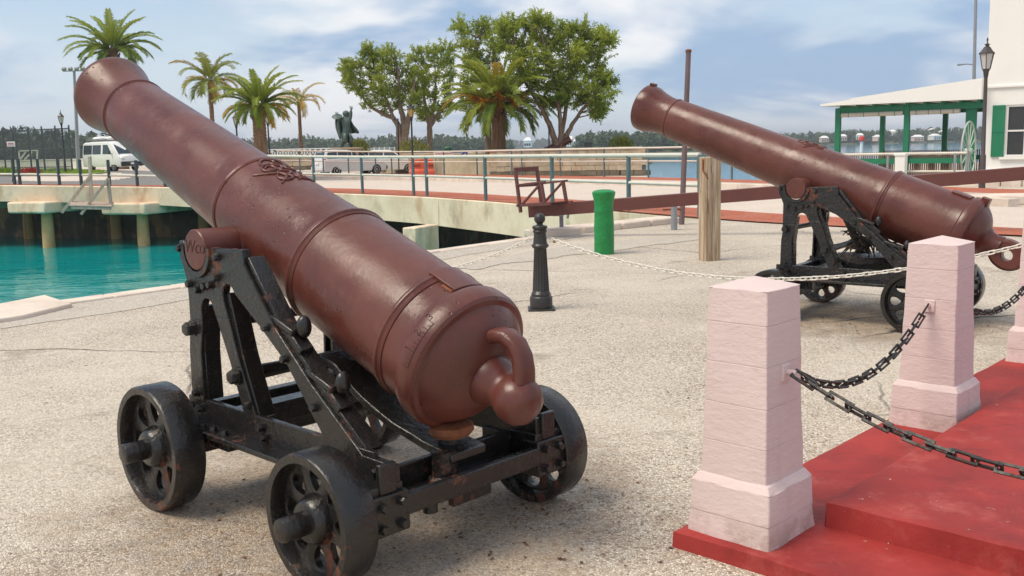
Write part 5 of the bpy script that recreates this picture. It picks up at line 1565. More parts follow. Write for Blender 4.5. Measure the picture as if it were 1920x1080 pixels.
# small third cannon on the terrace
p = at(1040, 281, 54); p.z = 1.16
t = thing('cannon', 'small maroon cannon lying on the terrace at the foot of the wide tree', 'cannon', p)
M = Matrix.Translation((0, 0, 0.28)) @ Matrix.Rotation(rad(62), 4, 'Y') @ Matrix.Rotation(rad(0), 4, 'Z')
m = MB(); m.lathe([(0.02, -0.75), (0.07, -0.72), (0.05, -0.62), (0.20, -0.60), (0.30, -0.52), (0.31, -0.42), (0.29, -0.40), (0.27, 0.0), (0.24, 0.2), (0.18, 0.8), (0.21, 0.95), (0.19, 1.0)], 28, M); m.build('barrel', MAT['gun'], t)
for sx in (-0.25, 0.3): m = MB(); m.box((sx, 0, -0.02 if sx < 0 else 0.02), (0.18, 0.7, 0.22)); m.build('chock', STONED, t)
# ---------------------------------------------------------------- bronze statue
BRONZE = simple('verdigris_bronze', (0.085, 0.125, 0.110), 0.55, 0.3, 0.4, 2.0, 0.02, 8)
SD = 57.0
p = at(650, 279, SD); base_z = p.z
t = thing('statue', 'green bronze statue of a cloaked figure with one arm raised', 'statue', p)
k = SD / IMG_F
def sp(px, py, dy=0.0): return at(px, py, SD + dy) - p
def skin(name, joints, edges, mat, parent, sub=2):
    me = bpy.data.meshes.new(name); me.from_pydata([j[0] for j in joints], edges, [])
    o = link(name, me, mat, parent)
    sk = o.modifiers.new('skin', 'SKIN'); sk.use_smooth_shade = True
    for i, j in enumerate(joints): me.skin_vertices[0].data[i].radius = (j[1], j[1])
    me.skin_vertices[0].data[0].use_root = True
    ss = o.modifiers.new('sub', 'SUBSURF'); ss.levels = sub; ss.render_levels = sub
    return o
J = [(sp(650, 252), .26), (sp(650, 243), .24), (sp(649, 233), .27), (sp(648.5, 224), .30), (sp(648.5, 219), .13), (sp(648.5, 214.5), .17),
     (sp(656, 223, -.05), .14), (sp(657.5, 216, -.1), .12), (sp(658.2, 206, -.1), .075), (sp(640, 224, .05), .14), (sp(633, 221, -.1), .11), (sp(631.5, 217, -.15), .09),
     (sp(645, 258, -.1), .19), (sp(642, 268, -.25), .15), (sp(639.5, 276, -.2), .12), (sp(637.5, 277.5, -.3), .09), (sp(654, 258, .1), .19), (sp(657.5, 267, .2), .15), (sp(659.5, 276, .25), .12), (sp(657.5, 277.5, .1), .09)]
E_ = [(0, 1), (1, 2), (2, 3), (3, 4), (4, 5), (3, 6), (6, 7), (7, 8), (3, 9), (9, 10), (10, 11), (0, 12), (12, 13), (13, 14), (14, 15), (0, 16), (16, 17), (17, 18), (18, 19)]
fig = skin('figure', J, E_, BRONZE, t)
for nm, q, r in (('hand', sp(658.4, 205, -.1), .07), ('hand', sp(631.5, 216, -.15), .08)):
    m = MB(); m.ball(q, r, 10, 8, (0.7, 0.6, 1.3))
    for f in range(4): m.cyl(q + Vector((0.04 * (f - 1.5), 0, .05)), q + Vector((0.055 * (f - 1.5), -0.02, .20 - 0.015 * abs(f - 1.3))), .018, .012, 6)
    m.cyl(q + Vector((0.05, 0, 0.0)), q + Vector((0.11, -0.02, .08)), .02, .013, 6)
    hd = m.build(nm, BRONZE, fig)
def cloth(nm, rows):
    m = MB(); vs = []; fs = []; nr, nc = len(rows), 12
    for ri, (L_, R_, d0, d1) in enumerate(rows):
        for c_ in range(nc):
            f = c_ / (nc - 1); a_ = sp(L_[0] + (R_[0] - L_[0]) * f, L_[1] + (R_[1] - L_[1]) * f, d0 + (d1 - d0) * f + 0.16 * math.sin(f * 11 + ri * 0.5))
            vs.append(a_)
    for r_ in range(nr - 1):
        for c_ in range(nc - 1): fs.append((r_ * nc + c_, r_ * nc + c_ + 1, (r_ + 1) * nc + c_ + 1, (r_ + 1) * nc + c_))
    m.add(vs, fs); o = m.build(nm, BRONZE, t, ang=80)
    s = o.modifiers.new('thick', 'SOLIDIFY'); s.thickness = 0.06
    return o
cloth('cloak', [((629, 218), (648, 222), -.1, .25), ((628, 228), (648, 230), -.1, .35), ((629, 240), (648, 241), -.1, .4), ((634, 252), (649, 250), 0, .4), ((638, 261), (650, 256), .1, .4)])
cloth('cloak', [((652, 222), (658, 224), .35, .05), ((650, 232), (662, 232), .45, .1), ((650, 241), (667, 240), .45, .15), ((651, 248), (672, 247), .45, .2), ((652, 251), (671, 249.5), .4, .2)])
cloth('tunic', [((641, 250), (658, 250), -.42, -.38), ((640, 256), (660, 256), -.46, -.42), ((641, 262), (661, 263), -.5, -.4), ((646, 268), (660, 268), -.4, -.3)])
m = MB(); m.ball(sp(648.5, 213, -.02), .20, 14, 10, (1, 1, .9)); m.lathe([(0.30, 0), (0.31, 0.02), (0.12, 0.10)], 16, Matrix.Translation(sp(632, 219, -.2)) @ Matrix.Rotation(rad(30), 4, 'X')); m.build('hair_and_hat', BRONZE, fig)
m = MB(); m.box(Vector((0, 0.1, -0.62)), (1.5, 1.3, 1.30)); m.box(Vector((0, 0.1, 0.02)), (1.7, 1.5, 0.10)); m.build('pedestal', STONE, t, bevel=0.03)
# ---------------------------------------------------------------- palms and trees
PALMLEAF = m_leafy('date_palm_leaf', (0.095, 0.165, 0.020), (0.38, 0.41, 0.06), (0.25, 0.31, 0.035), 0.35)
COCOLEAF = m_leafy('coconut_palm_leaf', (0.10, 0.16, 0.02), (0.32, 0.33, 0.045), (0.24, 0.25, 0.035), 0.3)
YELLOWLEAF = m_leafy('yellowed_palm_leaf', (0.34, 0.20, 0.02), (0.55, 0.36, 0.045), (0.36, 0.27, 0.03), 0.3)
DRYLEAF = m_leafy('orange_date_stalks', (0.42, 0.17, 0.015), (0.62, 0.30, 0.03), None, 0.2)
TRUNKP = m_wood('palm_trunk_bark', (0.12, 0.065, 0.035), (0.30, 0.19, 0.11))
BARK = m_wood('grey_brown_bark', (0.14, 0.095, 0.065), (0.34, 0.25, 0.18))
def frond(P0, az, el, L, droop, rg, seg=12, leafs=26, lw=0.045, ll=0.42, vee=0.5):
    """arched rachis and paired leaflets as faces: (rachis points, quads)"""
    pts = []; p = np.array(P0, float); e = el
    for i in range(seg + 1):
        pts.append(p.copy())
        d = np.array([math.cos(az) * math.cos(e), math.sin(az) * math.cos(e), math.sin(e)])
        p = p + d * (L / seg); e -= droop / seg * (0.4 + 1.2 * i / seg)
    pts = np.array(pts); Q = []
    side = np.array([-math.sin(az), math.cos(az), 0])
    for k in range(leafs):
        t = 0.12 + 0.88 * k / (leafs - 1); f = t * seg; i = min(seg - 1, int(f)); q = pts[i] + (pts[i + 1] - pts[i]) * (f - i)
        tg = pts[i + 1] - pts[i]; tg /= np.linalg.norm(tg); up = np.cross(tg, side)
        if up[2] < 0: up = -up
        l = ll * (0.35 + 0.65 * math.sin(math.pi * min(1, 0.12 + 0.80 * t)) ** 0.8) * rg.uniform(0.85, 1.12)
        for s in (1, -1):
            d = side * s * 0.80 + tg * (0.55 + 0.35 * t) + up * (vee * rg.uniform(0.5, 1.2)) ; d /= np.linalg.norm(d)
            tip = q + d * l - np.array([0, 0, l * 0.28 * (0.5 + t)])
            w = tg * (lw * 0.5)
            m = q + d * l * 0.55
            Q.append([q - w * 0.7, q + w * 0.7, m + w, m - w]); Q.append([m - w, m + w, tip + w * 0.15, tip - w * 0.15])
    return pts, Q
def make_palm(label, foot, crown, R, trunk_r, nf, mat, seed, elr=(-0.35, 1.35), droop=1.5, leafs=34, ll=None, yellow=0.0, dates=False, collar=True, group='palms beyond the causeway', bias=None):
    rg = np.random.default_rng(seed)
    t = thing('palm_tree', label, 'palm', foot, 0, group)
    o = np.array(foot); c = np.array(crown) - o; H = c[2]
    m = MB(); n = 22; pts = []; rr = []
    for i in range(n * 2 + 1):
        f = i / (n * 2); pts.append(Vector((c[0] * f ** 1.3, c[1] * f ** 1.3, H * f - 0.05))); rr.append(trunk_r * (1.06 - 0.16 * f + (0.10 if i % 2 else 0.0)) * (1.25 if f < 0.03 else 1))
    m.tube(pts, rr, 14); m.build('trunk', TRUNKP, t, ang=60)
    if collar:
        mm = MB(); 
        for k in range(60):
            a = rg.uniform(0, 6.28); z = rg.uniform(-trunk_r * 2.6, -trunk_r * 0.2); r0 = trunk_r * 0.95
            q = Vector((c[0] + r0 * math.cos(a), c[1] + r0 * math.sin(a), H + z)); d = Vector((math.cos(a) * 0.5, math.sin(a) * 0.5, 0.8)) * trunk_r * 0.75
            mm.beam(q, q + d, trunk_r * 0.30, trunk_r * 0.12)
        b_ = mm.build('leaf_bases', TRUNKP, t, smooth=False); b_['kind'] = 'stuff'
    Qa, Ta, Qy, Ty = [], [], [], []; ra = MB()
    for k in range(nf):
        u = (k + 0.5) / nf
        el = elr[1] - (elr[1] - elr[0]) * u ** 0.85 + rg.normal(0, 0.10)
        az = k * 2.39996 + rg.normal(0, 0.15)
        L = R * (0.84 + 0.30 * math.sin(math.pi * min(1, u + 0.2))) * rg.uniform(0.9, 1.1)
        dr = droop * rg.uniform(0.75, 1.2) * (0.55 + 0.6 * math.cos(max(0, el)))
        P0 = c + np.array([math.cos(az), math.sin(az), 0]) * trunk_r * 0.5 + np.array([0, 0, -0.1 * u])
        pts, Q = frond(P0, az, el, L, dr, rg, leafs=leafs, ll=(ll or R * 0.19), lw=R * 0.034)
        if rg.random() < yellow * (0.25 + 1.5 * u): Qy += Q; Ty += [rg.random()] * len(Q)
        else: Qa += Q; Ta += list(np.clip(rg.normal(0.45 - 0.25 * u + 0.2 * max(0, el), 0.15) + rg.normal(0, 0.1, len(Q)), 0, 1))
        ra.tube([Vector(q) for q in pts[::3]], [R * 0.013, R * 0.010, R * 0.007, R * 0.004, R * 0.003][:len(pts[::3])], 5, cap=False)
    f_ = quads('fronds', Qa, mat, t, Ta); f_['kind'] = 'stuff'
    if Qy: f_ = quads('dry_fronds', Qy, YELLOWLEAF, t, Ty); f_['kind'] = 'stuff'
    r_ = ra.build('midribs', COCOLEAF, t, fix=False); r_['kind'] = 'stuff'
    if dates:
        Q = []
        for k in range(5):
            az = 3.3 + 2.9 * (k + 0.5) / 5; base = c + np.array([math.cos(az), math.sin(az), 0]) * 0.35
            tip = base + np.array([math.cos(az) * 0.75, math.sin(az) * 0.75, 0.45 - 0.35 * (k % 2)])
            for s in range(170):
                st = base + (tip - base) * rg.uniform(0.35, 1.3)
                d = np.array([math.cos(az) * 0.45, math.sin(az) * 0.45, -0.2]) + rg.normal(0, 0.33, 3); d *= rg.uniform(0.4, 0.75)
                w = rg.normal(size=3); w /= np.linalg.norm(w) / 0.030
                Q.append([st - w, st + w, st + d + w * 0.7, st + d - w * 0.7])
        f_ = quads('date_stalks', Q, DRYLEAF, t, rg.random(len(Q))); f_['kind'] = 'stuff'
    return t
def palm_px(label, px, py, D, Rpx, trpx, ground, **kw):
    c = at(px, py, D); f = Vector((c.x + kw.pop('lean', 0.0), c.y, ground))
    return make_palm(label, f, c, Rpx * D / IMG_F, trpx * D / IMG_F, kw.pop('nf'), kw.pop('mat'), kw.pop('seed'), **kw)
palm_px('tall date palm whose crown rises above the muzzle of the large cannon', 209, 92, 76, 74, 11, 0.5, nf=40, mat=PALMLEAF, seed=1, droop=1.25, elr=(-0.10, 1.30))
palm_px('slender coconut palm with a lopsided crown beside the stout palm', 393, 150, 62, 62, 4.0, 0.45, nf=20, mat=COCOLEAF, seed=12, droop=1.9, elr=(-0.2, 1.35), yellow=0.18, collar=False, ll=0.55, leafs=30)
palm_px('stout bushy date palm with a thick brown trunk beside the barrel', 484, 196, 47, 72, 12, 0.2, nf=46, mat=PALMLEAF, seed=3, droop=1.35, elr=(-0.15, 1.35), yellow=0.10)
palm_px('small coconut palm with yellow fronds beyond the stout palm', 560, 190, 64, 50, 3.2, 0.4, nf=13, mat=COCOLEAF, seed=4, droop=2.0, elr=(0.0, 1.2), yellow=0.95, collar=False, ll=0.42, leafs=24)
palm_px('broad date palm with orange fruit stalks in front of the leafy trees', 934, 196, 54, 100, 12.5, 1.1, nf=56, mat=PALMLEAF, seed=5, droop=1.35, elr=(-0.25, 1.40), dates=True, yellow=0.05, lean=-0.02)
LEAF = m_leafy('feathery_tree_leaf', (0.125, 0.195, 0.022), (0.50, 0.54, 0.085), (0.32, 0.38, 0.048), 0.48)
def leaf_tree(label, foot_px, D, ground, stems, blobs, seed, dens=1.0):
    """stems: list of pixel paths with pixel widths; blobs: (px, py, radius px) foliage clumps"""
    rg = np.random.default_rng(seed)
    foot = at(foot_px[0], foot_px[1], D); foot.z = ground
    t = thing('leafy_tree', label, 'tree', foot, 0, 'leafy trees beyond the stone wall')
    k = D / IMG_F; o = np.array(foot)
    m = MB(); tips = []; nodes = []
    for path in stems:
        dd = rg.uniform(-0.7, 0.7); pts = []; rr = []
        for i, (x, y, w) in enumerate(path):
            f = i / max(1, len(path) - 1)
            pts.append(Vector(np.array(at(x, y, D + dd * f * 1.5)) - o)); rr.append(max(0.02, w * k / 2))
        if path[0][1] >= foot_px[1] - 6: pts.insert(0, Vector((pts[0].x, pts[0].y, -0.1))); rr.insert(0, rr[0] * 1.25)
        # smooth resample
        P2, R2 = [], []
        for (a, b_), (ra, rb) in zip(zip(pts, pts[1:]), zip(rr, rr[1:])):
            for s in range(4): P2.append(a.lerp(b_, s / 4) + Vector(rg.normal(0, 0.015, 3))); R2.append(ra + (rb - ra) * s / 4)
        P2.append(pts[-1]); R2.append(rr[-1])
        m.tube(P2, R2, 9); nodes += [np.array(p) for p in P2[3:]]
    cents = []
    for (x, y, r) in blobs:
        c = np.array(at(x, y, D + rg.uniform(-1, 1) * 1.3)) - o; cents.append((c, r * k))
        j = min(nodes, key=lambda q: np.linalg.norm(q - c) + (0.6 if q[2] > c[2] else 0))
        mid = (j + c) / 2 + rg.normal(0, 0.12, 3)
        m.tube([Vector(j), Vector(mid), Vector(c)], [0.045, 0.032, 0.012], 6, cap=False)
    w_ = m.build('trunk', BARK, t, ang=60)
    Q, T = [], []
    for c, r in cents:
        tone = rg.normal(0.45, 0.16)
        ns = int(27 * dens * max(1, (r / 0.55) ** 2))
        for s in range(ns):                        # feathery sprays
            d = rg.normal(size=3); d /= np.linalg.norm(d); d[2] = d[2] * 0.9 + 0.15
            b0 = c + d * r * rg.uniform(0.0, 0.72)
            sd = d + np.array([0, 0, 0.35]) + rg.normal(0, 0.35, 3); sd /= np.linalg.norm(sd)
            L = rg.uniform(0.28, 0.55)
            for q_ in range(17):
                f = rg.random(); p0 = b0 + sd * L * f + rg.normal(0, 0.035, 3)
                dl = sd * 0.5 + rg.normal(0, 0.55, 3); dl[2] -= 0.15; dl /= np.linalg.norm(dl)
                l = rg.uniform(0.10, 0.22); wv = np.cross(dl, rg.normal(size=3)); wv *= 0.029 / (np.linalg.norm(wv) + 1e-6)
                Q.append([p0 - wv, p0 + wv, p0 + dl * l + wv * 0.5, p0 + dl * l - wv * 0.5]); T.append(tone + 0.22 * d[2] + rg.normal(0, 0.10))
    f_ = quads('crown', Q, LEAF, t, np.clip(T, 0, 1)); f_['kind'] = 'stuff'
    return t
def fill(rg, pts, n, jit=10, rr=(12, 20)):
    """clump centres scattered inside a pixel outline"""
    out = []; xs = [p[0] for p in pts]; ys = [p[1] for p in pts]
    def inside(x, y):
        c = False
        for (x1, y1), (x2, y2) in zip(pts, pts[1:] + pts[:1]):
            if (y1 > y) != (y2 > y) and x < (x2 - x1) * (y - y1) / (y2 - y1) + x1: c = not c
        return c
    tries = 0
    while len(out) < n and tries < 9000:
        tries += 1
        x, y = rg.uniform(min(xs), max(xs)), rg.uniform(min(ys), max(ys)); r = rg.uniform(*rr)
        if inside(x, y) and all((x - a) ** 2 + (y - b_) ** 2 > (0.62 * (r + c)) ** 2 for a, b_, c in out): out.append((x, y, r))
    return out
rg_ = random.Random(11)
B = fill(rg_, [(652, 128), (684, 96), (700, 108), (722, 98), (745, 108), (772, 112), (788, 130), (790, 170), (778, 195), (740, 205), (700, 205), (668, 182), (658, 160)], 36)
B += [(688, 92, 10), (700, 104, 11), (730, 100, 11), (650, 120, 11), (655, 152, 11), (648, 133, 9)]
leaf_tree('leafy tree with a forked trunk and a ragged crown beside the statue', (756, 283), 66, 1.1,
          [[(752, 282, 15), (750, 262, 13), (747, 235, 11), (738, 222, 9), (715, 212, 7), (694, 200, 5), (676, 178, 3)], [(757, 282, 14), (760, 250, 13), (756, 222, 11), (750, 195, 8), (748, 160, 5), (745, 120, 3)], [(761, 250, 12), (766, 220, 9), (772, 185, 6), (778, 150, 3)], [(738, 222, 7), (726, 190, 5), (712, 160, 4), (700, 120, 2)]], B, 21)
B = fill(rg_, [(775, 105), (800, 92), (838, 92), (848, 110), (842, 140), (852, 165), (846, 200), (820, 225), (790, 225), (772, 205), (768, 150)], 36)
leaf_tree('rounder leafy tree with a single trunk near the amber lamp', (805, 283), 68, 1.1,
          [[(805, 282, 13), (806, 258, 11), (806, 235, 10), (801, 215, 8), (795, 180, 5), (790, 130, 3)], [(806, 237, 9), (818, 220, 7), (832, 200, 5), (842, 170, 3)], [(806, 232, 8), (815, 190, 6), (818, 140, 3)]], B, 22)
B = fill(rg_, [(858, 48), (880, 58), (905, 48), (928, 62), (938, 95), (930, 150), (910, 190), (872, 205), (868, 165), (880, 130), (872, 90)], 34)
leaf_tree('slim leafy tree rising behind the broad date palm', (917, 283), 57, 1.0,
          [[(916, 283, 13), (916, 250, 12), (914, 215, 11), (908, 170, 8), (900, 120, 5), (892, 70, 3)], [(914, 215, 8), (926, 170, 6), (930, 110, 4), (922, 70, 2)], [(914, 232, 6), (897, 210, 5), (882, 185, 3)]], B, 23)
B = fill(rg_, [(940, 48), (975, 38), (985, 60), (1005, 30), (1022, 45), (1035, 48), (1068, 45), (1095, 52), (1145, 72), (1146, 95), (1120, 115), (1142, 150), (1138, 185), (1118, 215), (1095, 205), (1070, 185), (1045, 205), (1020, 195), (990, 150), (960, 130), (942, 95)], 70, rr=(10, 19))
B += [(1008, 38, 11), (1140, 78, 11), (1130, 70, 11), (1142, 155, 10), (1128, 205, 10), (945, 55, 10), (1120, 215, 9)]
leaf_tree('wide leafy tree with several splayed stems beside the small terrace cannon', (1050, 281), 54, 1.1,
          [[(1046, 279, 15), (1040, 262, 12), (1030, 232, 10), (1016, 205, 8), (1000, 178, 6), (975, 140, 4), (960, 95, 3)], [(1050, 279, 14), (1052, 250, 10), (1050, 220, 8), (1045, 170, 6), (1030, 110, 4), (1012, 55, 2)], [(1053, 279, 13), (1062, 255, 10), (1072, 235, 8), (1092, 205, 6), (1112, 180, 4), (1130, 150, 3)], [(1052, 262, 9), (1058, 225, 8), (1066, 170, 6), (1085, 110, 4), (1110, 80, 2)]], B, 24)
# low shrubs on the terrace and by the kerb
SHRUB = m_leafy('olive_shrub_leaf', (0.10, 0.12, 0.02), (0.30, 0.30, 0.05), None, 0.2)
for px, py, D, w_, h_, lb in ((775, 279, 57, 1.0, 0.55, 'low olive shrub at the foot of the amber lamp'), (673, 278, 60, 0.7, 0.5, 'small yellow-green shrub beside the statue pedestal'), (1165, 270, 56, 0.8, 0.4, 'small shrub growing on the terrace by the stone pier')):
    p = at(px, py, D)
    t = thing('shrub', lb, 'shrub', (p.x, p.y, p.z - 0.25)); f_ = blades('foliage', ell(0, 0, 0, w_, w_ * 0.6, h_ + 0.25), 500, 0.16, SHRUB, px, t); f_['kind'] = 'stuff'
# ---------------------------------------------------------------- white house with porch on the right
FRN = Vector((0.80, -0.60, 0)); BCK = Vector((0.60, 0.80, 0))
FL = Vector((12.95, 39.0, 0)); HC = FL + FRN * 5.45
WHITEWASH = simple('white_limewash', (0.80, 0.78, 0.74), 0.75, 0, 0.05, 1.2, 0.01, 20)
GREENW = simple('green_joinery_paint', (0.012, 0.175, 0.085), 0.45, 0, 0.12, 3)
ANG = math.atan2(FRN.y, FRN.x)
t = thing('white_house', 'tall white limewashed house with green shutters and sash window', 'house', HC, ANG)
# local x along the front, y to the back (BCK); wall with a window opening
X0, X1, Z1 = 0.0, 9.0, 9.5
wx0, wx1, wz0, wz1 = 0.70, 1.95, 0.78, 2.62
m = MB()
for xa, xb, za, zb in ((X0, wx0, -0.1, Z1), (wx0, wx1, -0.1, wz0), (wx0, wx1, wz1, Z1), (wx1, X1, -0.1, Z1)):
    m.add([(xa, 0, za), (xb, 0, za), (xb, 0, zb), (xa, 0, zb)], [(0, 1, 2, 3)])
for q in ([(wx0, wz0), (wx1, wz0)], [(wx1, wz0), (wx1, wz1)], [(wx1, wz1), (wx0, wz1)], [(wx0, wz1), (wx0, wz0)]):
    (a, c), (d, e) = q; m.add([(a, 0, c), (d, 0, e), (d, 0.22, e), (a, 0.22, c)], [(0, 1, 2, 3)])
m.add([(X0, 0, -0.1), (X0, 0, Z1), (X0, 7, Z1), (X0, 7, -0.1)], [(0, 1, 2, 3)])
m.add([(X1, 0, -0.1), (X1, 7, -0.1), (X1, 7, Z1), (X1, 0, Z1)], [(0, 1, 2, 3)]); m.add([(X0, 7, -0.1), (X1, 7, -0.1), (X1, 7, Z1), (X0, 7, Z1)], [(0, 1, 2, 3)])
m.build('wall', WHITEWASH, t, smooth=False)
m = MB(); m.box((4.5, -0.03, 3.28), (9.06, 0.09, 0.10)); m.build('string_course', WHITEWASH, t, bevel=0.02)
m = MB(); m.box((4.5, -0.06, 0.12), (9.1, 0.14, 0.46)); m.build('plinth', WHITEWASH, t, bevel=0.03)
m = MB(); m.box((4.5, 3.5, Z1 + 0.15), (9.8, 7.8, 0.3)); m.build('roof', WHITEWASH, t, bevel=0.05)
wn = thing('window', None, None); wn.parent = t; wn.location = (0, 0, 0)
WFR = simple('white_sash_paint', (0.74, 0.72, 0.68), 0.5)
def wbar(x0, x1, z0, z1, y=0.06, d=0.06):
    m = MB(); m.box(((x0 + x1) / 2, y, (z0 + z1) / 2), (x1 - x0, d, z1 - z0)); return m.build('frame_bar', WFR, wn)
wbar(wx0, wx1, wz0, wz0 + .07, 0.02, .12); wbar(wx0, wx1, wz1 - .07, wz1); wbar(wx0, wx0 + .07, wz0 + .07, wz1 - .07); wbar(wx1 - .07, wx1, wz0 + .07, wz1 - .07)
xm = (wx0 + wx1) / 2; zm = (wz0 + wz1) / 2
wbar(xm - .025, xm + .025, wz0 + .07, wz1 - .07, 0.07, .04); wbar(wx0 + .07, wx1 - .07, zm - .03, zm + .03, 0.065, .05)
for xa, xb in ((wx0 + .07, xm - .025), (xm + .025, wx1 - .07)):
    for za, zb in ((wz0 + .07, zm - .03), (zm + .03, wz1 - .07)):
        m = MB(); m.box(((xa + xb) / 2, 0.10, (za + zb) / 2), (xb - xa, 0.008, zb - za)); m.build('pane', NT('window_glass_dark').done((0.035, 0.033, 0.03), 0.06, 0, spec=0.6), wn)
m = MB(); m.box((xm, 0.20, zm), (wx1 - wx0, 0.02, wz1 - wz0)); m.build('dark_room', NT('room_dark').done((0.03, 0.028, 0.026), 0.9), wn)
m = MB(); m.box((xm, -0.03, wz0 - .05), (wx1 - wx0 + .3, 0.16, 0.09)); m.build('sill', WHITEWASH, wn)
for xa, xb in ((wx0 - .44, wx0 - .02), (wx1 + .02, wx1 + .44)):
    sh = thing('shutter', None, None); sh.parent = t
    m = MB(); m.box(((xa + xb) / 2, -0.035, zm), (xb - xa, 0.05, wz1 - wz0)); m.build('shutter_leaf', GREENW, sh, bevel=0.006)
    for z in (wz0 + .05, zm, wz1 - .05): m = MB(); m.box(((xa + xb) / 2, -0.066, z), (xb - xa - .02, 0.02, 0.09)); m.build('batten', GREENW, sh)
# porch: posts, beams, stepped white roof, low green rail and pickets
t = thing('porch', 'open porch with green posts and a white roof beside the white house', 'porch', FL, ANG)
LX, LY = 5.42, 6.2
def pbox(nm, c, s, mat, bv=0.0):
    m = MB(); m.box(c, s); return m.build(nm, mat, t, bevel=bv)
for x, y in ((0.1, 0.1), (2.72, 0.1), (0.1, LY - 0.1), (2.72, LY - 0.1), (5.2, LY - 0.1)): pbox('post', (x, y, 1.35), (0.20, 0.20, 2.8), GREENW, 0.012)
pbox('post', (4.95, 0.24, 1.35), (0.36, 0.14, 2.8), GREENW)
for y in (0.1, LY - 0.1): pbox('beam', (LX / 2 + .1, y, 2.66), (LX - 0.2, 0.12, 0.22), GREENW)
pbox('beam', (0.1, LY / 2, 2.66), (0.12, LY - 0.4, 0.22), GREENW)
for k in range(9): pbox('rafter', (0.3 + k * 0.62, LY / 2, 2.80), (0.08, LY + 0.5, 0.10), GREENW)
CANV = simple('rolled_canvas_blind', (0.55, 0.50, 0.42), 0.8, 0, 0.15, 2)
for xa, xb in ((0.25, 2.58), (2.86, 4.6)):
    m = MB(); m.cyl((xa, 0.02, 2.47), (xb, 0.02, 2.47), 0.085, n=14); bl_ = m.build('rolled_blind', CANV, t)
    for k in range(4):
        x = xa + (k + .5) * (xb - xa) / 4; m = MB(); m.lathe([(0.092, -0.012), (0.092, 0.012)], 12, Matrix.Translation((x, 0.02, 2.47)) @ Matrix.Rotation(rad(90), 4, 'Y')); m.build('tie', GREENW, bl_)
m = MB()     # lean-to roof rising to the house, three stepped courses of stone slate
for k in range(5):
    x0, x1 = -0.45 + k * 1.17 + 0.0, -0.45 + (k + 1) * 1.17
    z0, z1 = 2.86 + k * 0.125 + (0.05 if k else 0), 2.86 + (k + 1) * 0.125 + (0.05 if k else 0.0)
    m.add([(x0, -0.45, 2.85), (x1, -0.45, 2.85), (x1, -0.45, z1 + 0.06), (x0, -0.45, z0 + 0.06), (x0, LY + .4, 2.85), (x1, LY + .4, 2.85), (x1, LY + .4, z1 + 0.06), (x0, LY + .4, z0 + 0.06)], [(0, 1, 2, 3), (5, 4, 7, 6), (3, 2, 6, 7), (4, 0, 3, 7), (1, 5, 6, 2), (4, 5, 1, 0)])
r_ = m.build('roof', WHITEWASH, t, smooth=False)
PICK = simple('brown_picket_wood', (0.20, 0.12, 0.085), 0.7, 0, 0.3, 8)
for y in (0.0, LY):
    pbox('green_rail', (2.6, y + .12, 0.66), (5.0, 0.06, 0.20), GREENW)
    m = MB()
    for k in range(58):
        if 29 <= k <= 31 and y == 0: continue
        m.box((0.15 + k * 0.085, y + 0.22, 0.50), (0.045, 0.03, 1.0))
    pk = m.build('picket_row', PICK, t); pk['kind'] = 'stuff'
pbox('floor', (LX / 2, LY / 2, 0.02), (LX, LY, 0.12), MAT['coping'])
# pale railing and white pier in front of the porch
P = [at(x, 322 - (x - 1590) * 0.008, 34.6 + (1690 - x) * 0.011) for x in (1560, 1664, 1692, 1790, 1812)]
for p in P: p.z = 0.0
railing('pale two-rail railing before the green porch', [P[0], P[1], P[3], P[4]], 0.98, [0.36], 0.045, MAT['galv'], RAILPALE)
p = at(1689, 322, 34.3); p.z = 0
t = thing('white_pier', 'short square white pier in the railing before the porch', 'pier', p, ANG)
m = MB(); m.box((0, 0, 0.45), (0.34, 0.34, 0.94)); m.build('pier_shaft', WHITEWASH, t, bevel=0.015)
m = MB(); m.box((0, 0, 0.96), (0.40, 0.40, 0.09)); m.build('pier_cap', WHITEWASH, t, bevel=0.015)
# white spoked wagon wheel against the house side
wc = at(1817, 262, 34.2)
t = thing('wagon_wheel', 'large white spoked wagon wheel leaning at the corner of the house', 'wheel', (wc.x, wc.y, 0), math.atan2(BCK.y, BCK.x) - rad(1))
WR = 1.02; WB = simple('white_wheel_paint', (0.42, 0.46, 0.42), 0.6)
m = MB(); m.tube([(WR * math.cos(a), 0, WR + WR * math.sin(a)) for a in [i * 2 * math.pi / 48 for i in range(49)]], 0.030, 8, cap=False); m.build('felloe', WB, t)
m = MB(); m.lathe([(0.02, -.12), (0.10, -.12), (0.12, 0), (0.10, .12), (0.02, .12)], 16, Matrix.Translation((0, 0, WR)) @ Matrix.Rotation(rad(90), 4, 'X')); m.build('nave', WB, t)
for k in range(14):
    a = k * 2 * math.pi / 14; m = MB(); m.cyl((0.1 * math.cos(a), 0, WR + 0.1 * math.sin(a)), (WR * math.cos(a), 0, WR + WR * math.sin(a)), 0.018, n=6); m.build('spoke', WB, t)
# utility pole beside the house
p = at(1822, 330, 46); p.z = 0
t = thing('utility_pole', 'slim grey pole with a short lamp arm behind the white house', 'pole', p)
top = at(1831, -60, 46) - p
m = MB(); m.tube([(0, 0, -.1), top], [0.09, 0.06], 10); m.build('pole_tube', MAT['galv'], t)
q = at(1826, 121, 46) - p; m = MB(); m.tube([q, q + Vector((-0.35, 0, 0.03)), q + Vector((-0.75, 0, 0.0))], [.025, .025, .05], 8); m.build('lamp_arm', MAT['galv'], t)
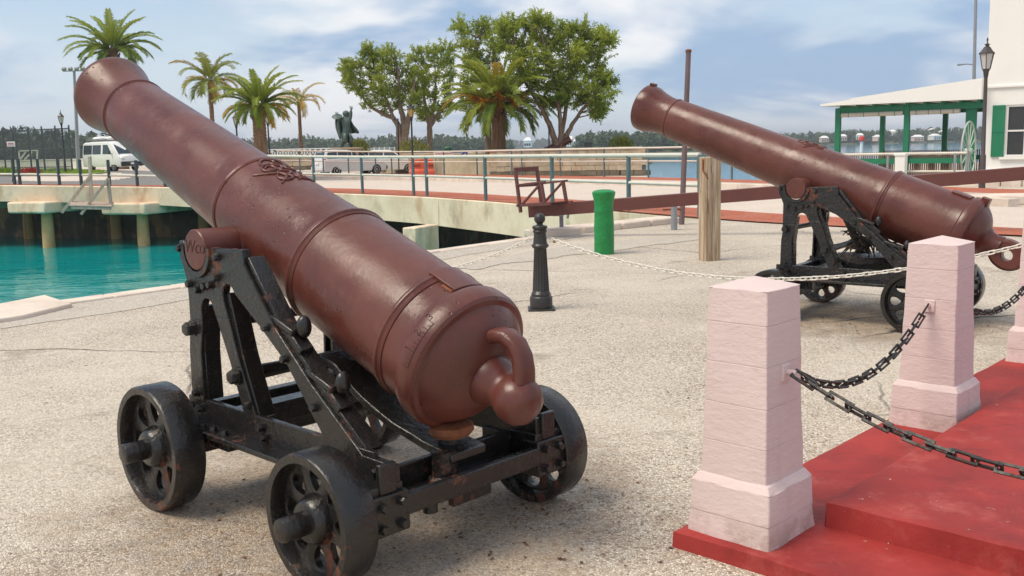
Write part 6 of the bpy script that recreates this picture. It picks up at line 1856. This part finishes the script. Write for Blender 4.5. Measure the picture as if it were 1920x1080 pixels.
# low garden wall and flagged bank in front of the house
t = thing('low_wall', 'low beige stone wall below the white house', 'wall', gp(1640, 346))
o = Vector(t.location); prev = None; rg = random.Random(4)
for x in range(1640, 2000, 40):
    p = gp(x, 346 + (x - 1640) * 0.012) - o
    if prev is not None:
        m = MB(); m.beam(prev + Vector((0, 0, .14)), p + Vector((0, 0, .14)) - (p - prev).normalized() * 0.02, 0.35, 0.34); m.build('wall_stone', MAT['coping'], t, bevel=0.03)
    prev = p
t = thing('stone_slab', 'flat weathered stone slab at the roadside behind the cannon breech', 'slab', gp(1890, 384), rad(-12))
m = MB(); m.box((0, 0.3, 0.10), (1.5, 0.9, 0.24)); m.build('slab_stone', MAT['coping'], t, bevel=0.05)
# ---------------------------------------------------------------- far shores
FAR = m_leafy('hazed_far_wood_leaf', (0.045, 0.080, 0.040), (0.125, 0.155, 0.070), (0.080, 0.115, 0.055), 0.2)  # leaf colours paler and bluer, painting distance haze into the wood
HILL = simple('far_hill_ground', (0.09, 0.105, 0.05), 0.95, 0, 0.3, 0.02)
SAND = simple('far_shore_rock', (0.42, 0.34, 0.26), 0.9, 0, 0.2, 0.05)
def shore(name, x0, x1, D, top, depth, ntree, seed, th=(4, 7.5)):
    """wooded island: low mound plus a mass of trees; top(px) gives the tree-top pixel row"""
    rg = np.random.default_rng(seed); k = D / IMG_F
    m = MB(); n = 40; vs = []; fs = []; W = 7; prof = [(-0.02, WATER_Z - 1, 0), (0.0, WATER_Z - 0.2, 0), (0.02, WATER_Z + 1.0, 0.0), (0.25, 0, 0.55), (0.55, 0, 1.0), (0.85, 0, 0.6), (1.0, WATER_Z - 0.5, 0)]
    def hill(px):
        e = min(1, (px - x0) / (0.06 * (x1 - x0) + 1), (x1 - px) / (0.06 * (x1 - x0) + 1))
        z = at(px, top(px), D).z - th[1] * 0.8
        return max(WATER_Z + 0.6, WATER_Z + (z - WATER_Z) * max(0, e) ** 0.5)
    for i in range(n + 1):
        px = x0 + (x1 - x0) * i / n
        for f, zb, w_ in prof:
            q = at(px, 280, D + depth * f); z = zb + (hill(px) - zb) * w_ if w_ else zb
            if i in (0, n): z = WATER_Z - 1
            vs.append((q.x, q.y, z))
    for i in range(n):
        for j in range(W - 1): fs.append((i * W + j, (i + 1) * W + j, (i + 1) * W + j + 1, i * W + j + 1))
    m.add(vs, fs); tag(m.build(name, HILL, ang=60), kind='structure')
    Q, T = [], []
    for i in range(ntree):
        px = rg.uniform(x0 + 2, x1 - 2); f = rg.uniform(0.02, 0.6) ** 1.3
        q = np.array(at(px, 280, D + depth * f)); hz = WATER_Z + 0.8 + (hill(px) - WATER_Z - 0.8) * min(1, f / 0.5)
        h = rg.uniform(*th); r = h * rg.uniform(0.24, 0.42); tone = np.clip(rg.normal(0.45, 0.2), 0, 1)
        con = rg.random() < 0.45
        for s in range(60):
            u = rg.random(); rr = r * ((1 - u) ** 0.7 if con else math.sqrt(max(0, 1 - (2 * u - 1) ** 2))) * rg.uniform(0.5, 1.0)
            a = rg.uniform(0, 6.28); c = q + np.array([rr * math.cos(a), rr * math.sin(a), 0]); c[2] = hz + h * (-0.05 + 1.05 * u)
            e1 = rg.normal(size=3) * h * 0.10; e2 = rg.normal(size=3) * h * 0.10
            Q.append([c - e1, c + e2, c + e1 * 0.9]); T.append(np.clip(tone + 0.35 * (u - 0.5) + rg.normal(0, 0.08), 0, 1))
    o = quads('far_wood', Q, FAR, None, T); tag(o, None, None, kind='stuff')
    return o
def pl(*pts):
    def f(x):
        for a, b_ in zip(pts, pts[1:]):
            if x <= b_[0]: return a[1] + (b_[1] - a[1]) * max(0, (x - a[0])) / (b_[0] - a[0])
        return pts[-1][1]
    return f
o = shore('far_shore', -260, 300, 330, pl((-260, 250), (0, 244), (20, 236), (60, 236), (110, 238), (160, 244), (230, 250), (300, 262)), 90, 620, 1); o['label'] = 'dark wooded hillside across the harbour behind the fence'
o = shore('far_shore', 300, 960, 520, pl((300, 262), (440, 262), (500, 258), (570, 252), (640, 258), (700, 256), (760, 254), (830, 254), (900, 258), (960, 266)), 120, 900, 2); o['label'] = 'long low wooded shore across the harbour behind the statue'
o = shore('far_shore', 1082, 1420, 430, pl((1082, 268), (1100, 253), (1125, 247), (1180, 247), (1250, 252), (1330, 256), (1420, 262)), 110, 560, 3); o['label'] = 'wooded green island across the water beyond the stone pier'
o = shore('far_shore', 930, 1110, 1500, pl((930, 268), (990, 262), (1030, 260), (1110, 266)), 300, 160, 6, (8, 14)); o['label'] = 'distant blue hills beyond the terrace cannon'
o = shore('far_shore', 1440, 2080, 760, pl((1440, 258), (1520, 256), (1560, 250), (1590, 244), (1640, 246), (1700, 245), (1760, 240), (1800, 238), (2080, 235)), 220, 800, 4, (5, 9.5)); o['label'] = 'wooded shore with pale houses seen through the porch'
# small houses on the far shore
HW = [simple('far_house_cream', (0.70, 0.64, 0.56), 0.8), simple('far_house_pink', (0.66, 0.42, 0.34), 0.8), simple('far_house_white', (0.78, 0.76, 0.73), 0.8)]
rg = random.Random(9)
for i, (px, py, D, w_, lb) in enumerate([(1545, 262, 745, 9, 1), (1580, 259, 745, 8, 1), (1612, 257, 760, 9, 0), (1645, 260, 745, 7, 1), (1672, 250, 800, 10, 2), (1720, 260, 748, 12, 1), (1752, 258, 750, 12, 0), (1768, 251, 770, 11, 2), (1748, 247, 810, 8, 0), (1085, 271, 470, 7, 2), (1070, 268, 480, 6, 2), (990, 270, 490, 6, 2)]):
    p = at(px, py + 2, D); w_ *= 0.62
    t = thing('far_house', 'small ' + ('cream', 'pink', 'white')[lb] + ' house with a white roof on the far wooded shore', 'house', p, rg.uniform(-0.5, 0.5), 'houses on the far shore')
    m = MB(); m.box((0, 0, 0.6), (w_, 6, 3.3)); m.build('wall', HW[lb], t)
    m = MB(); m.add([(-w_ / 2 - .3, -3.3, 2.2), (w_ / 2 + .3, -3.3, 2.2), (w_ / 2 + .3, 3.3, 2.2), (-w_ / 2 - .3, 3.3, 2.2), (-w_ / 4, 0, 3.8), (w_ / 4, 0, 3.8)], [(0, 1, 5, 4), (1, 2, 5), (2, 3, 4, 5), (3, 0, 4)]); m.build('roof', HW[2], t)
    for k in (-1, 0, 1):
        m = MB(); m.box((k * w_ * 0.3, -3.02, 0.2), (0.9, 0.08, 1.3)); m.build('window', GLASS, t)
# red and white channel beacon
p = at(1615, 285, 190); p.z = WATER_Z
t = thing('channel_beacon', 'white channel beacon with a red top standing in the blue water', 'beacon', p)
m = MB(); m.lathe([(0.34, -1), (0.30, 3.0), (0.42, 3.05), (0.42, 3.15)], 16); m.build('beacon_column', WHITE, t)
m = MB(); m.lathe([(0.50, 3.15), (0.60, 3.3), (0.50, 3.9), (0.2, 4.2), (0.02, 4.3)], 16); m.build('beacon_top', simple('red_beacon_paint', (0.55, 0.05, 0.035), 0.5), t)
# moored boats, far across the harbour
for i, (px, D) in enumerate(((868, 300), (880, 330), (893, 310), (905, 350), (930, 340), (968, 320), (1010, 330), (110, 210), (92, 190), (60, 180), (8, 150), (660, 330))):
    p = at(px, 280, D); p.z = WATER_Z
    t = thing('moored_boat', 'small white boat moored across the harbour', 'boat', p, rg.uniform(-0.9, 0.9), 'boats moored across the harbour')
    L = rg.uniform(5.5, 8)
    m = MB(); m.prism([(-L / 2, -1.1), (L * 0.25, -1.1), (L / 2, 0), (L * 0.25, 1.1), (-L / 2, 1.1)], 0.0, 1.15); m.build('hull', WHITE, t, bevel=0.15)
    m = MB(); m.box((-0.3, 0, 1.75), (L * 0.35, 1.7, 1.25)); m.build('cabin', WHITE, t, bevel=0.12)
    m = MB(); m.box((-0.3, 0, 1.95), (L * 0.36, 1.72, 0.45)); m.build('cabin_window', GLASS, t)
# loose rust flakes and leaves under the carriages
rgn = np.random.default_rng(3); Q = []
for cx, cy, n in ((-0.55, 3.9, 170), (0.05, 3.55, 60), (3.1, 8.0, 130), (-0.3, 4.6, 60), (0.6, 6.0, -160)):
    wide = 1 if n > 0 else 6
    for i in range(abs(n)):
        c = np.array([rgn.normal(cx, 0.42 * wide), rgn.normal(cy, 0.34 * wide), 0.005]); a = rgn.uniform(0, 6.28); s = rgn.uniform(0.004, 0.014)
        u = np.array([math.cos(a), math.sin(a), rgn.uniform(0, .4)]) * s; v = np.array([-math.sin(a), math.cos(a), rgn.uniform(0, .3)]) * s * 0.7
        Q.append([c - u, c + v, c + u, c - v + np.array([0, 0, .002])])
tag(quads('rust_flakes', Q, m_leafy('rust_flake', (0.06, 0.035, 0.022), (0.22, 0.09, 0.035), None, 0.0), None, rgn.random(len(Q))), 'loose rust flakes and dead leaves on the ground under the carriages', 'debris', kind='stuff')

# bundle of dead palm leaf caught in the rusted carriage
dp = Vector(CAN2['loc']) + Matrix.Rotation(math.pi / 2 - CAN2['th'], 3, 'Z') @ Vector((-0.52, 0.12, 0.62))
t = thing('dead_leaf_bundle', 'tangle of dry brown palm leaf caught in the rusted carriage', 'dead leaves', dp)
m = MB(); rq = random.Random(6)
for k in range(46):
    a = rq.uniform(0, 6.28); e = rq.uniform(-0.5, 1.0); L = rq.uniform(0.10, 0.24)
    d = Vector((math.cos(a) * math.cos(e), math.sin(a) * math.cos(e), math.sin(e)))
    q = Vector((rq.gauss(0, .06), rq.gauss(0, .06), rq.gauss(0, .03)))
    m.tube([q, q + d * L * .5 + Vector((0, 0, .02)), q + d * L - Vector((0, 0, .04))], [.012, .009, .003], 5)
f_ = m.build('dry_leaves', simple('dry_leaf_brown', (0.045, 0.032, 0.022), 0.85, 0, 0.5, 20), t); f_['kind'] = 'stuff'
m = MB(); m.box((0, 0, -0.10), (0.34, 0.46, 0.05)); m.build('tray', MAT['iron_rough'], t)

# ---------------------------------------------------------------- sea haze over the harbour
hz = MB(); hz.box((0, 5900, 26), (18600, 12600, 62))
hzm = bpy.data.materials.new('sea_haze'); hzm.use_nodes = True
hzm.node_tree.nodes.clear()
ho = hzm.node_tree.nodes.new('ShaderNodeOutputMaterial'); hv = hzm.node_tree.nodes.new('ShaderNodeVolumePrincipled')
hv.inputs['Color'].default_value = (0.86, 0.92, 1.0, 1); hv.inputs['Density'].default_value = 0.00034; hv.inputs['Anisotropy'].default_value = 0.2
hzm.node_tree.links.new(hv.outputs[0], ho.inputs['Volume'])
tag(hz.build('haze', hzm, smooth=False), kind='stuff')
